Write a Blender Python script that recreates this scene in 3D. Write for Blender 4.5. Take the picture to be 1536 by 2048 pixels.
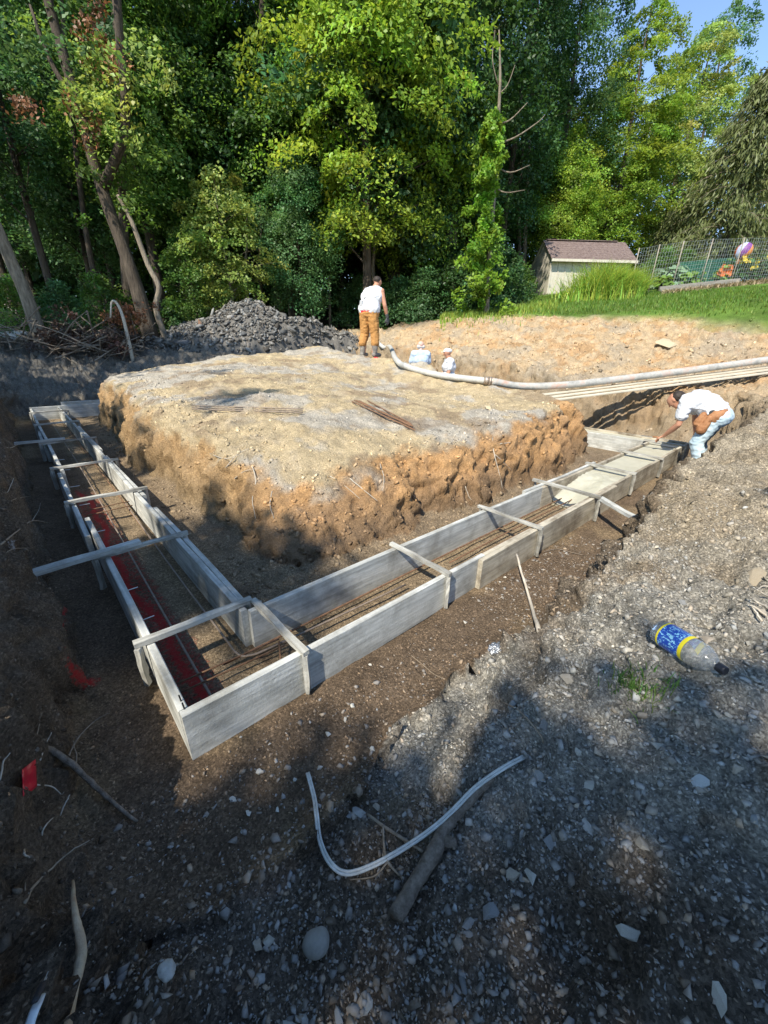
import bpy, bmesh, math, random
import numpy as np
from math import sin, cos, tan, radians, pi, sqrt, atan2
from mathutils import Vector, Matrix
from mathutils.bvhtree import BVHTree

for o in list(bpy.data.objects):
    bpy.data.objects.remove(o)
scene = bpy.context.scene
COL = scene.collection

# ------------------------------------------------------------------ camera
FPX, PITCH, ROLL, EYE = 793.0, radians(23.0), radians(1.16), 1.69
cam_d = bpy.data.cameras.new('camera')
cam = bpy.data.objects.new('camera', cam_d)
COL.objects.link(cam)
cr_, sr_, cp_, sp_ = cos(ROLL), sin(ROLL), cos(PITCH), sin(PITCH)
ax = Vector((cr_, sr_ * sp_, sr_ * cp_))
ad = Vector((sr_, -cr_ * sp_, -cr_ * cp_))
af = Vector((0, cp_, -sp_))
cam.matrix_world = Matrix(((ax.x, -ad.x, -af.x, 0), (ax.y, -ad.y, -af.y, 0), (ax.z, -ad.z, -af.z, EYE), (0, 0, 0, 1)))
cam_d.sensor_fit = 'VERTICAL'
cam_d.sensor_height = 36.0
cam_d.lens = FPX / 2048.0 * 36.0
cam_d.clip_start = 0.02
cam_d.clip_end = 600
scene.camera = cam

# ------------------------------------------------------------------ light
SUN_H = Vector((-0.50, -0.866))          # horizontal direction towards the sun
SUN_EL = radians(48)
world = bpy.data.worlds.new('World')
scene.world = world
world.use_nodes = True
wn = world.node_tree
bg = wn.nodes['Background']
sky = wn.nodes.new('ShaderNodeTexSky')
sky.sky_type = 'NISHITA'
sky.sun_disc = False
sky.sun_elevation = SUN_EL
sky.sun_rotation = atan2(SUN_H.x, SUN_H.y)
sky.air_density = 1.0
sky.dust_density = 0.0
sky.altitude = 1200
sky.ozone_density = 1.8
wn.links.new(sky.outputs[0], bg.inputs[0])
bg.inputs[1].default_value = 0.15
sun_d = bpy.data.lights.new('sun', 'SUN')
sun_d.energy = 3.7
sun_d.angle = radians(0.55)
sun_d.color = (1.0, 0.93, 0.80)
sun = bpy.data.objects.new('sun', sun_d)
COL.objects.link(sun)
sv = Vector((SUN_H.x * cos(SUN_EL), SUN_H.y * cos(SUN_EL), sin(SUN_EL)))
sun.rotation_euler = sv.to_track_quat('Z', 'Y').to_euler()
sun.location = (-6, -8, 15)
scene.view_settings.view_transform = 'Standard'
scene.view_settings.look = 'None'
scene.view_settings.exposure = 1.05
scene.view_settings.gamma = 1.0
scene.view_settings.use_curve_mapping = False
scene.render.engine = 'CYCLES'

# ------------------------------------------------------------------ frames
AX, AY = -0.81, 1.16                     # outer corner of the footing form
D2 = np.array([0.738, 0.675]); D2 = D2 / np.linalg.norm(D2)
D1 = np.array([-D2[1], D2[0]])
ANG = atan2(D2[1], D2[0])
def W(s, t, z=0.0):
    return Vector((AX + s * D2[0] + t * D1[0], AY + s * D2[1] + t * D1[1], z))
def ST(x, y):
    return (x - AX) * D2[0] + (y - AY) * D2[1], (x - AX) * D1[0] + (y - AY) * D1[1]
def pix(px, py):
    """direction of a photograph pixel"""
    u = (px - 768) / FPX; v = (py - 1024) / FPX
    return ax * u + ad * v + af
def at_y(px, py, y):
    d = pix(px, py); k = y / d.y
    return Vector((d.x * k, y, EYE + d.z * k))
def at_z(px, py, z):
    d = pix(px, py); k = (z - EYE) / d.z
    return Vector((d.x * k, d.y * k, z))

# ------------------------------------------------------------------ numpy noise
def _hash(ix, iy, iz, seed):
    h = (ix.astype(np.uint32) * np.uint32(374761393) + iy.astype(np.uint32) * np.uint32(668265263)
         + iz.astype(np.uint32) * np.uint32(2147483647) + np.uint32(seed * 1274126177 & 0xffffffff))
    h = (h ^ (h >> np.uint32(13))) * np.uint32(1274126177)
    h = (h ^ (h >> np.uint32(16))) * np.uint32(2246822519)
    h = h ^ (h >> np.uint32(15))
    return h.astype(np.float64) / 4294967295.0
def vnoise(p, seed=0):
    i = np.floor(p).astype(np.int64); f = p - i
    f = f * f * f * (f * (f * 6 - 15) + 10)
    r = 0
    for a in (0, 1):
        wa = f[:, 0] if a else 1 - f[:, 0]
        for b in (0, 1):
            wb = f[:, 1] if b else 1 - f[:, 1]
            for c in (0, 1):
                wc = f[:, 2] if c else 1 - f[:, 2]
                r = r + wa * wb * wc * _hash(i[:, 0] + a, i[:, 1] + b, i[:, 2] + c, seed)
    return r * 2 - 1
def fbm(p, octv=4, seed=0, gain=0.5, lac=2.03):
    r = 0; a = 1.0; q = np.array(p, dtype=float)
    for k in range(octv):
        r = r + a * vnoise(q + 17.3 * k, seed + k)
        q = q * lac; a *= gain
    return r
def worley(p, seed=0):
    i = np.floor(p).astype(np.int64)
    f1 = np.full(len(p), 9.0); f2 = np.full(len(p), 9.0); cid = np.zeros(len(p))
    for a in (-1, 0, 1):
        for b in (-1, 0, 1):
            for c in (-1, 0, 1):
                jx, jy, jz = i[:, 0] + a, i[:, 1] + b, i[:, 2] + c
                dx = jx + _hash(jx, jy, jz, seed) - p[:, 0]
                dy = jy + _hash(jx, jy, jz, seed + 1) - p[:, 1]
                dz = jz + _hash(jx, jy, jz, seed + 2) - p[:, 2]
                d = np.sqrt(dx * dx + dy * dy + dz * dz)
                n = d < f1
                f2 = np.where(n, f1, np.minimum(f2, d))
                cid = np.where(n, _hash(jx, jy, jz, seed + 3), cid)
                f1 = np.where(n, d, f1)
    return f1, f2, cid
def sstep(a, b, x):
    u = np.clip((x - a) / (b - a), 0, 1)
    return u * u * (3 - 2 * u)

# ------------------------------------------------------------------ mesh helpers
def np_mesh(name, V, F, mats=(), col=None, smooth=False, extra=None, mat_idx=None):
    """V (n,3); F (m,k) with k 3 or 4"""
    V = np.ascontiguousarray(V, dtype=np.float32); F = np.ascontiguousarray(F, dtype=np.int32)
    me = bpy.data.meshes.new(name)
    n, m, k = len(V), len(F), F.shape[1]
    me.vertices.add(n); me.vertices.foreach_set('co', V.ravel())
    me.loops.add(m * k); me.loops.foreach_set('vertex_index', F.ravel())
    me.polygons.add(m)
    me.polygons.foreach_set('loop_start', np.arange(0, m * k, k, dtype=np.int32))
    if smooth:
        me.polygons.foreach_set('use_smooth', np.ones(m, dtype=bool))
    for x in mats:
        me.materials.append(x)
    if mat_idx is not None:
        me.polygons.foreach_set('material_index', np.asarray(mat_idx, dtype=np.int32))
    me.update(calc_edges=True)
    if col is not None:
        a = me.color_attributes.new('Col', 'FLOAT_COLOR', 'POINT')
        c4 = np.ones((n, 4), dtype=np.float32); c4[:, :3] = col
        a.data.foreach_set('color', c4.ravel())
    if extra:
        for kx, vx in extra.items():
            a = me.attributes.new(kx, 'FLOAT', 'POINT')
            a.data.foreach_set('value', np.asarray(vx, dtype=np.float32))
    return me
def link(name, me, parent=None):
    o = bpy.data.objects.new(name, me)
    COL.objects.link(o)
    if parent is not None:
        o.parent = parent
    return o
def tag(o, label=None, cat=None, group=None, kind=None):
    if label: o['label'] = label
    if cat: o['category'] = cat
    if group: o['group'] = group
    if kind: o['kind'] = kind
    return o
def thing(name, label, cat, loc=(0, 0, 0), rz=0.0, group=None):
    o = bpy.data.objects.new(name, None)
    COL.objects.link(o)
    o.empty_display_size = 0.1
    o.location = loc; o.rotation_euler = (0, 0, rz)
    return tag(o, label, cat, group)
def copy_tree(o, parent=None):
    c = o.copy(); COL.objects.link(c); c.parent = parent
    for ch in o.children:
        copy_tree(ch, c)
    return c
class MB:
    """collects polygons, then builds one mesh"""
    def __init__(self): self.v = []; self.f = []; self.m = []
    def add(self, vs, fs, mi=0):
        b = len(self.v); self.v += [tuple(x) for x in vs]
        for f in fs:
            self.f.append(tuple(i + b for i in f)); self.m.append(mi)
    def box(self, c, size, rot=None, mi=0, bev=0.0, jit=0.0, rng=None):
        hx, hy, hz = size[0] / 2, size[1] / 2, size[2] / 2
        if bev <= 0:
            P = [(-hx, -hy, -hz), (hx, -hy, -hz), (hx, hy, -hz), (-hx, hy, -hz), (-hx, -hy, hz), (hx, -hy, hz), (hx, hy, hz), (-hx, hy, hz)]
            Fs = [(0, 3, 2, 1), (4, 5, 6, 7), (0, 1, 5, 4), (1, 2, 6, 5), (2, 3, 7, 6), (3, 0, 4, 7)]
        else:
            bm = bmesh.new(); bmesh.ops.create_cube(bm, size=1.0)
            for v in bm.verts: v.co = Vector((v.co.x * 2 * hx, v.co.y * 2 * hy, v.co.z * 2 * hz))
            bmesh.ops.bevel(bm, geom=bm.edges[:], offset=bev, segments=1, affect='EDGES')
            bm.verts.index_update()
            P = [tuple(v.co) for v in bm.verts]; Fs = [[v.index for v in f.verts] for f in bm.faces]; bm.free()
        if jit and rng: P = [tuple(a + rng.uniform(-jit, jit) for a in p) for p in P]
        R = rot if rot is not None else Matrix.Identity(3)
        c = Vector(c)
        self.add([c + R @ Vector(p) for p in P], Fs, mi)
    def tube(self, pts, rad, sides=6, mi=0, cap=True, flat=1.0):
        pts = [Vector(p) for p in pts]; n = len(pts)
        if not hasattr(rad, '__len__'): rad = [rad] * n
        tang = [(pts[min(i + 1, n - 1)] - pts[max(i - 1, 0)]).normalized() for i in range(n)]
        up = Vector((0, 0, 1)) if abs(tang[0].z) < 0.9 else Vector((1, 0, 0))
        a = tang[0].cross(up).normalized(); vs = []; fs = []
        for i in range(n):
            a = (a - tang[i] * a.dot(tang[i])).normalized(); b = tang[i].cross(a)
            for k in range(sides):
                th = 2 * pi * k / sides
                vs.append(pts[i] + (a * cos(th) + b * sin(th) * flat) * rad[i])
        for i in range(n - 1):
            for k in range(sides):
                k2 = (k + 1) % sides
                fs.append((i * sides + k, i * sides + k2, (i + 1) * sides + k2, (i + 1) * sides + k))
        if cap:
            fs.append(tuple(range(sides - 1, -1, -1))); fs.append(tuple((n - 1) * sides + k for k in range(sides)))
        self.add(vs, fs, mi)
    def mesh(self, name, mats, smooth=False):
        me = bpy.data.meshes.new(name)
        me.from_pydata(self.v, [], self.f)
        for x in (mats if isinstance(mats, (list, tuple)) else [mats]): me.materials.append(x)
        me.polygons.foreach_set('material_index', self.m)
        if smooth: me.polygons.foreach_set('use_smooth', [True] * len(self.f))
        me.update()
        return me
    def build(self, name, mats, parent=None, smooth=False):
        return link(name, self.mesh(name, mats, smooth), parent)
def spline(pts, n=8):
    P = [Vector(p) for p in pts]; P = [2 * P[0] - P[1]] + P + [2 * P[-1] - P[-2]]
    out = []
    for i in range(1, len(P) - 2):
        for k in range(n):
            t = k / n
            out.append(0.5 * ((2 * P[i]) + (P[i + 1] - P[i - 1]) * t + (2 * P[i - 1] - 5 * P[i] + 4 * P[i + 1] - P[i + 2]) * t * t
                              + (3 * P[i] - P[i - 1] - 3 * P[i + 1] + P[i + 2]) * t ** 3))
    out.append(P[-2])
    return out

# ------------------------------------------------------------------ materials
def new_mat(name):
    m = bpy.data.materials.new(name); m.use_nodes = True
    nt = m.node_tree; nt.nodes.clear()
    out = nt.nodes.new('ShaderNodeOutputMaterial')
    def N(t, **kw):
        n = nt.nodes.new('ShaderNode' + t)
        for k, v in kw.items():
            if k.startswith('i_'):
                n.inputs[k[2:].replace('_', ' ')].default_value = v
            else:
                setattr(n, k, v)
        return n
    return m, N, (lambda a, b: nt.links.new(a, b)), out
def ramp(N, stops):
    r = N('ValToRGB'); e = r.color_ramp.elements
    while len(e) < len(stops): e.new(0.5)
    for k, (p, c) in enumerate(stops):
        e[k].position = p; e[k].color = (c, c, c, 1) if not hasattr(c, '__len__') else (*c, 1)
    return r
def rough_mat(name, c1, c2, scale=8.0, rough=0.8, bump=0.3, bscale=None, stretch=(1, 1, 1), metallic=0.0, spec=0.3, dist=0.01, c3=None, coord='Object'):
    m, N, L, out = new_mat(name)
    tc = N('TexCoord'); mp = N('Mapping'); mp.inputs['Scale'].default_value = stretch
    L(tc.outputs[coord], mp.inputs[0])
    n1 = N('TexNoise', i_Scale=scale, i_Detail=6.0, i_Roughness=0.65); L(mp.outputs[0], n1.inputs['Vector'])
    st = [(0.3, c1), (0.7, c2)] if c3 is None else [(0.3, c1), (0.52, c2), (0.72, c3)]
    r = ramp(N, st); L(n1.outputs[0], r.inputs[0])
    b = N('BsdfPrincipled', i_Roughness=rough, i_Metallic=metallic)
    b.inputs['Specular IOR Level'].default_value = spec
    L(r.outputs[0], b.inputs['Base Color'])
    if bump:
        n2 = N('TexNoise', i_Scale=bscale or scale * 4, i_Detail=5.0, i_Roughness=0.7); L(mp.outputs[0], n2.inputs['Vector'])
        bp = N('Bump', i_Strength=bump, i_Distance=dist); L(n2.outputs[0], bp.inputs['Height']); L(bp.outputs[0], b.inputs['Normal'])
    L(b.outputs[0], out.inputs[0])
    return m
def soil_mat():
    m, N, L, out = new_mat('soil')
    tc = N('TexCoord')
    at = N('Attribute', attribute_name='Col'); rd = N('Attribute', attribute_name='red'); gv = N('Attribute', attribute_name='grav')
    wt = N('Attribute', attribute_name='white')
    n1 = N('TexNoise', i_Scale=5.0, i_Detail=9.0, i_Roughness=0.68); L(tc.outputs['Object'], n1.inputs['Vector'])
    r1 = ramp(N, [(0.25, 0.62), (0.75, 1.38)]); L(n1.outputs[0], r1.inputs[0])
    mu = N('MixRGB', blend_type='MULTIPLY'); mu.inputs[0].default_value = 1.0
    L(at.outputs['Color'], mu.inputs[1]); L(r1.outputs[0], mu.inputs[2])
    # small stones and crumbs lying in the soil: a second tone per cell
    vo = N('TexVoronoi', i_Scale=55.0); L(tc.outputs['Object'], vo.inputs['Vector'])
    n3 = N('TexNoise', i_Scale=75.0, i_Detail=6.0, i_Roughness=0.78); L(tc.outputs['Object'], n3.inputs['Vector'])
    hv = N('SeparateColor'); L(vo.outputs['Color'], hv.inputs[0])
    r2 = ramp(N, [(0.0, 0.85), (0.6, 1.0), (0.93, 1.06), (1.0, 1.35)]); L(hv.outputs[0], r2.inputs[0])
    m2 = N('MixRGB', blend_type='MULTIPLY'); L(gv.outputs['Fac'], m2.inputs[0])
    L(mu.outputs[0], m2.inputs[1]); L(r2.outputs[0], m2.inputs[2])
    vo2 = N('TexVoronoi', i_Scale=125.0); L(tc.outputs['Object'], vo2.inputs['Vector']); hv2 = N('SeparateColor'); L(vo2.outputs['Color'], hv2.inputs[0])
    r4 = ramp(N, [(0.0, 0.55), (0.55, 0.95), (0.9, 1.25), (1.0, 1.9)]); L(hv2.outputs[1], r4.inputs[0])
    m2b = N('MixRGB', blend_type='MULTIPLY'); L(gv.outputs['Fac'], m2b.inputs[0]); L(m2.outputs[0], m2b.inputs[1]); L(r4.outputs[0], m2b.inputs[2]); m2 = m2b
    r3 = ramp(N, [(0.28, 0.5), (0.5, 1.0), (0.74, 1.6)]); L(n3.outputs[0], r3.inputs[0])  # relief shading painted into the colour: pits darker, crests lighter
    m3 = N('MixRGB', blend_type='MULTIPLY'); m3.inputs[0].default_value = 1.0
    L(m2.outputs[0], m3.inputs[1]); L(r3.outputs[0], m3.inputs[2])
    # sprayed marking paint
    ns = N('TexNoise', i_Scale=38.0, i_Detail=5.0, i_Roughness=0.75); L(tc.outputs['Object'], ns.inputs['Vector'])
    ad_ = N('Math', operation='ADD'); L(ns.outputs[0], ad_.inputs[0]); L(rd.outputs['Fac'], ad_.inputs[1])
    rr = ramp(N, [(0.0, 0.0), (1.0, 0.85)]); rr.color_ramp.elements[0].position = 0.78; rr.color_ramp.elements[1].position = 1.12
    L(ad_.outputs[0], rr.inputs[0])
    m4 = N('MixRGB'); L(rr.outputs[0], m4.inputs[0]); L(m3.outputs[0], m4.inputs[1]); m4.inputs[2].default_value = (0.52, 0.035, 0.035, 1)
    ad2 = N('Math', operation='ADD'); L(ns.outputs[0], ad2.inputs[0]); L(wt.outputs['Fac'], ad2.inputs[1])
    rw = ramp(N, [(0.0, 0.0), (1.0, 0.7)]); rw.color_ramp.elements[0].position = 0.9; rw.color_ramp.elements[1].position = 1.3
    L(ad2.outputs[0], rw.inputs[0])
    m5 = N('MixRGB'); L(rw.outputs[0], m5.inputs[0]); L(m4.outputs[0], m5.inputs[1]); m5.inputs[2].default_value = (0.5, 0.5, 0.52, 1)
    b = N('BsdfPrincipled', i_Roughness=0.93); b.inputs['Specular IOR Level'].default_value = 0.15
    L(m5.outputs[0], b.inputs['Base Color'])
    # relief
    n4 = N('TexNoise', i_Scale=26.0, i_Detail=8.0, i_Roughness=0.72); L(tc.outputs['Object'], n4.inputs['Vector'])
    vd = N('Math', operation='MULTIPLY'); L(vo.outputs['Distance'], vd.inputs[0]); vd.inputs[1].default_value = -0.22
    ah = N('Math', operation='ADD'); L(n4.outputs[0], ah.inputs[0]); L(vd.outputs[0], ah.inputs[1])
    bp = N('Bump', i_Strength=1.0, i_Distance=0.03); L(ah.outputs[0], bp.inputs['Height'])
    bp2 = N('Bump', i_Strength=0.9, i_Distance=0.012); L(n3.outputs[0], bp2.inputs['Height']); L(bp.outputs[0], bp2.inputs['Normal'])
    L(bp2.outputs[0], b.inputs['Normal'])
    L(b.outputs[0], out.inputs[0])
    return m
def attr_mat(name, rough=0.85, var=0.25, scale=30.0, bump=0.35, dist=0.006):
    m, N, L, out = new_mat(name)
    tc = N('TexCoord'); at = N('Attribute', attribute_name='Col')
    n1 = N('TexNoise', i_Scale=scale, i_Detail=6.0, i_Roughness=0.65); L(tc.outputs['Object'], n1.inputs['Vector'])
    r1 = ramp(N, [(0.3, 1 - var), (0.7, 1 + var)]); L(n1.outputs[0], r1.inputs[0])
    mu = N('MixRGB', blend_type='MULTIPLY'); mu.inputs[0].default_value = 1.0
    L(at.outputs['Color'], mu.inputs[1]); L(r1.outputs[0], mu.inputs[2])
    b = N('BsdfPrincipled', i_Roughness=rough); b.inputs['Specular IOR Level'].default_value = 0.25
    L(mu.outputs[0], b.inputs['Base Color'])
    bp = N('Bump', i_Strength=bump, i_Distance=dist); L(n1.outputs[0], bp.inputs['Height']); L(bp.outputs[0], b.inputs['Normal'])
    L(b.outputs[0], out.inputs[0])
    return m
def leaf_mat(name, base, trans, tfac=0.35, var=0.25):
    m, N, L, out = new_mat(name)
    at = N('Attribute', attribute_name='Col'); oi = N('ObjectInfo')
    mr = N('MapRange'); mr.inputs['To Min'].default_value = 1 - var; mr.inputs['To Max'].default_value = 1 + var
    L(oi.outputs['Random'], mr.inputs['Value'])
    def tint(c):
        a = N('MixRGB', blend_type='MULTIPLY'); a.inputs[0].default_value = 1.0; a.inputs[2].default_value = (*c, 1); L(at.outputs['Color'], a.inputs[1])
        b = N('MixRGB', blend_type='MULTIPLY'); b.inputs[0].default_value = 1.0; L(a.outputs[0], b.inputs[1]); L(mr.outputs[0], b.inputs[2])
        return b
    d = N('BsdfPrincipled', i_Roughness=0.5); d.inputs['Specular IOR Level'].default_value = 0.35
    L(tint(base).outputs[0], d.inputs['Base Color'])
    t = N('BsdfTranslucent'); L(tint(trans).outputs[0], t.inputs[0])
    mx = N('MixShader'); mx.inputs[0].default_value = tfac
    L(d.outputs[0], mx.inputs[1]); L(t.outputs[0], mx.inputs[2]); L(mx.outputs[0], out.inputs[0])
    return m
def plain(name, c, rough=0.6, metallic=0.0, spec=0.4):
    m, N, L, out = new_mat(name)
    tc = N('TexCoord')
    n1 = N('TexNoise', i_Scale=22.0, i_Detail=4.0); L(tc.outputs['Object'], n1.inputs['Vector'])
    r = ramp(N, [(0.3, tuple(x * 0.82 for x in c)), (0.7, tuple(min(1, x * 1.12) for x in c))]); L(n1.outputs[0], r.inputs[0])
    b = N('BsdfPrincipled', i_Roughness=rough, i_Metallic=metallic); b.inputs['Specular IOR Level'].default_value = spec
    L(r.outputs[0], b.inputs['Base Color']); L(b.outputs[0], out.inputs[0])
    return m
def board_mat(name, c_hi, c_lo, c_dirt, amt=0.5):
    m, N, L, out = new_mat(name)
    tc = N('TexCoord'); oi = N('ObjectInfo')
    off = N('VectorMath', operation='ADD'); L(tc.outputs['Object'], off.inputs[0])
    sc = N('VectorMath', operation='SCALE'); sc.inputs['Scale'].default_value = 37.0
    cb = N('CombineXYZ'); L(oi.outputs['Random'], cb.inputs[0]); L(oi.outputs['Random'], cb.inputs[1]); L(cb.outputs[0], sc.inputs[0]); L(sc.outputs[0], off.inputs[1])
    mp = N('Mapping'); mp.inputs['Scale'].default_value = (1.0, 5.0, 7.0); L(off.outputs[0], mp.inputs[0])
    n1 = N('TexNoise', i_Scale=2.2, i_Detail=8.0, i_Roughness=0.7); L(mp.outputs[0], n1.inputs['Vector'])
    r1 = ramp(N, [(0.3, c_lo), (0.62, c_hi)]); L(n1.outputs[0], r1.inputs[0])
    n2 = N('TexNoise', i_Scale=3.0, i_Detail=7.0, i_Roughness=0.7); L(off.outputs[0], n2.inputs['Vector'])
    r2 = ramp(N, [(0.44, 0.0), (0.66, amt)]); L(n2.outputs[0], r2.inputs[0])
    mx = N('MixRGB'); L(r2.outputs[0], mx.inputs[0]); L(r1.outputs[0], mx.inputs[1]); mx.inputs[2].default_value = (*c_dirt, 1)
    mpg = N('Mapping'); mpg.inputs['Scale'].default_value = (2.0, 60.0, 60.0); L(off.outputs[0], mpg.inputs[0])
    n3 = N('TexNoise', i_Scale=1.0, i_Detail=5.0); L(mpg.outputs[0], n3.inputs['Vector'])
    r3 = ramp(N, [(0.35, 0.8), (0.65, 1.1)]); L(n3.outputs[0], r3.inputs[0])
    m2 = N('MixRGB', blend_type='MULTIPLY'); m2.inputs[0].default_value = 1.0; L(mx.outputs[0], m2.inputs[1]); L(r3.outputs[0], m2.inputs[2])
    n4 = N('TexNoise', i_Scale=60.0, i_Detail=5.0, i_Roughness=0.75); L(off.outputs[0], n4.inputs['Vector'])
    b = N('BsdfPrincipled', i_Roughness=0.88); b.inputs['Specular IOR Level'].default_value = 0.2
    L(m2.outputs[0], b.inputs['Base Color'])
    bp = N('Bump', i_Strength=0.5, i_Distance=0.006); L(n4.outputs[0], bp.inputs['Height'])
    bp2 = N('Bump', i_Strength=0.4, i_Distance=0.004); L(n3.outputs[0], bp2.inputs['Height']); L(bp.outputs[0], bp2.inputs['Normal'])
    L(bp2.outputs[0], b.inputs['Normal']); L(b.outputs[0], out.inputs[0])
    return m
# ------------------------------------------------------------------ the ground
def tps(ctrl, reg=0.02):
    C = np.array(ctrl, dtype=float); X = C[:, :2]; n = len(C)
    def K(r): return np.where(r > 1e-9, r * r * np.log(r + 1e-12), 0.0)
    D = np.linalg.norm(X[:, None] - X[None], axis=2)
    M = np.zeros((n + 3, n + 3)); M[:n, :n] = K(D) + reg * np.eye(n)
    M[:n, n] = 1; M[:n, n + 1:] = X; M[n:, :n] = M[:n, n:].T
    w = np.linalg.solve(M, np.concatenate([C[:, 2], np.zeros(3)]))
    def f(s, t):
        r = np.full(np.shape(s), w[n]) + w[n + 1] * s + w[n + 2] * t
        for i in range(n):
            r = r + w[i] * K(np.sqrt((s - X[i, 0]) ** 2 + (t - X[i, 1]) ** 2))
        return r
    return f
U_CTRL = [
    # foreground and right bank
    (-.2, -.8, .03), (.3, -.85, .02), (.6, -.9, .04), (0, -1.4, .05), (1.05, -.72, .16), (.75, -1.15, .12), (.3, -1.2, .04), (1.9, -.68, .34), (2.5, -.66, .47), (3.2, -.62, .60),
    (5, -.65, .70), (6.6, -.7, .80), (8, -.9, .92), (1.5, -1.3, .56), (2.3, -1.3, .60), (3, -1.4, .64), (5, -2, .9), (1.1, -1.6, .44), (.5, -1.5, .14),
    (0, -2.4, .22), (2, -3, .75), (6, -4, 1.1), (10, -2, 1.35), (-1.2, -1.6, .5), (-.6, -1.5, .42),
    # left bank
    (-.55, 0, .60), (-.52, -.6, .52), (-.6, 1.4, .78), (-.6, 3.5, .86), (-.6, 7, 1.0), (-1.5, 0, .78), (-1.5, 3, 1.0), (-2, 7, 1.35), (-3, 1, 1.0), (-3, 10, 1.55),
    # behind the far end of the left leg
    (.2, 11.0, .42), (1.2, 11.2, .5), (0, 12.5, .95), (2, 12.6, 1.05), (-1.2, 11.5, 1.0), (0, 14.5, 1.45), (-4, 14, 1.75), (3, 12, 1.25),
    (5, 12, 1.5), (8, 12, 1.65), (6.6, 12.7, 1.6), (4, 14, 1.65),
    # far side
    (8.9, .6, .95), (8.9, 4, 1.15), (9.0, 6.5, 1.42), (9.2, 9, 1.6), (10.5, 0, 1.2), (12.3, 0, 1.65), (13.4, .2, 2.25), (14.2, .4, 2.78), (11, 3.5, 1.65), (12.6, 3.6, 2.2), (13.6, 3.6, 2.6),
    (10.2, 7.6, 1.95), (11.1, 7.9, 2.36), (10.1, 9.2, 2.0), (16, 2, 3.0), (16, 6, 3.2), (18.9, 8.9, 3.85), (21.5, 6.5, 4.0), (22.2, 3.8, 4.15), (24, 1, 4.3),
    (14, 10, 2.75), (12.6, 12.6, 2.5), (9, 14, 1.95), (4.7, 15.8, 2.0), (-.3, 16.3, 1.85), (8, 17, 2.2),
    # away from the site
    (20, 20, 3.6), (35, 35, 5), (0, 40, 3.0), (-20, 20, 2.2), (-15, 0, 1.6), (-10, -10, 1.2), (5, -14, 1.4), (20, -10, 2.6), (35, 0, 5.0), (40, -20, 5), (-40, 60, 3), (70, 70, 6), (-60, -60, 1), (60, -60, 4), (-60, 80, 3), (90, 90, 6),
]
T_CTRL = [(1.5, 1.6, .46), (1.5, 4.1, .82), (1.55, 8.6, .95), (2.5, 1.6, .60), (2.0, 2.2, .70), (4, 1.6, .74), (5.2, 1.6, .82), (6.8, 1.5, .97), (6.75, 6.75, 1.47), (6.9, 6.0, 1.53), (6.7, 5.6, 1.40),
          (6.54, 5.2, 1.30), (6.86, 5.05, 1.5), (6.86, 4.2, 1.36), (6.86, 3.4, 1.18), (6.48, 4.15, 1.08), (6.6, 3.1, 1.04), (4, 5, 1.06), (3, 8, 1.22), (6.5, 9, 1.6), (2.2, 3, .86), (4, 3, .9), (5, 7.5, 1.3)]
fU = tps(U_CTRL); fT = tps(T_CTRL)
ISL = (0.99, 1.04, 6.95, 9.3)            # island: s0, t0, s1, t1 at its foot
OUT = (-.34, -.52, 8.62, 10.62)          # outer foot of the trench

def axis(segs):
    out = []
    for a, b, d in segs:
        n = max(1, int(round((b - a) / d))); out += list(np.linspace(a, b, n, endpoint=False))
    out.append(segs[-1][1])
    return np.array(out)
gs = axis([(-60, -20, 5), (-20, -6, 1), (-6, -2, .2), (-2, -1.0, .05), (-1.0, -.2, .016), (-.2, 1.0, .022), (1.0, 1.65, .016), (1.65, 3.5, .024), (3.5, 9.2, .038), (9.2, 14.5, .05), (14.5, 26, .3), (26, 40, 1.5), (40, 100, 6)])
gt = axis([(-60, -20, 5), (-20, -5, 1), (-5, -2.2, .15), (-2.2, -.4, .017), (-.4, 1.1, .024), (1.1, 1.75, .015), (1.75, 5, .036), (5, 11.5, .045), (11.5, 16, .09), (16, 26, .4), (26, 40, 1.5), (40, 100, 6)])
S, T = np.meshgrid(gs, gt, indexing='ij')
s = S.ravel(); t = T.ravel()
p2 = np.stack([s, t, np.zeros_like(s)], 1)

wob = 0.15 * fbm(p2 * 1.0, 3, 11) + 0.05 * fbm(p2 * 4.0, 3, 21)
u_h = fU(s, t) + 0.05 * fbm(p2 * 0.8, 3, 5) * sstep(14.5, 11, s)
t_h = fT(np.clip(s, 1, 7), np.clip(t, 1, 9.6)) + 0.035 * fbm(p2 * 1.3, 3, 7)
# hummock edges of the right bank and a trodden hollow near the camera
u_h += 0.11 * np.exp(-((s - .98) / .20) ** 2 - ((t + .86) / .16) ** 2)
u_h += .05 * fbm(p2 * 2.2, 3, 15) * sstep(.8, 1.6, s) * sstep(9, 8, s) * sstep(-.4, -.7, t)
u_h -= 0.09 * np.exp(-((s - .62) / .16) ** 2 - ((t + 1.36) / .10) ** 2)
# island: distance inside its foot line (rounded rectangle)
def inside(s, t, r, rad):
    cx, cy = (r[0] + r[2]) / 2, (r[1] + r[3]) / 2
    qx = np.abs(s - cx) - (r[2] - r[0]) / 2 + rad; qy = np.abs(t - cy) - (r[3] - r[1]) / 2 + rad
    return -(np.sqrt(np.maximum(qx, 0) ** 2 + np.maximum(qy, 0) ** 2) + np.minimum(np.maximum(qx, qy), 0) - rad)
dI = inside(s, t, ISL, .7) + wob * 1.0 - .28 * np.exp(-((s - 6.35) / .16) ** 2) * sstep(2.2, 1.4, t) - .14 * np.exp(-((s - 2.75) / .14) ** 2) * sstep(2.2, 1.5, t)
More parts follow.
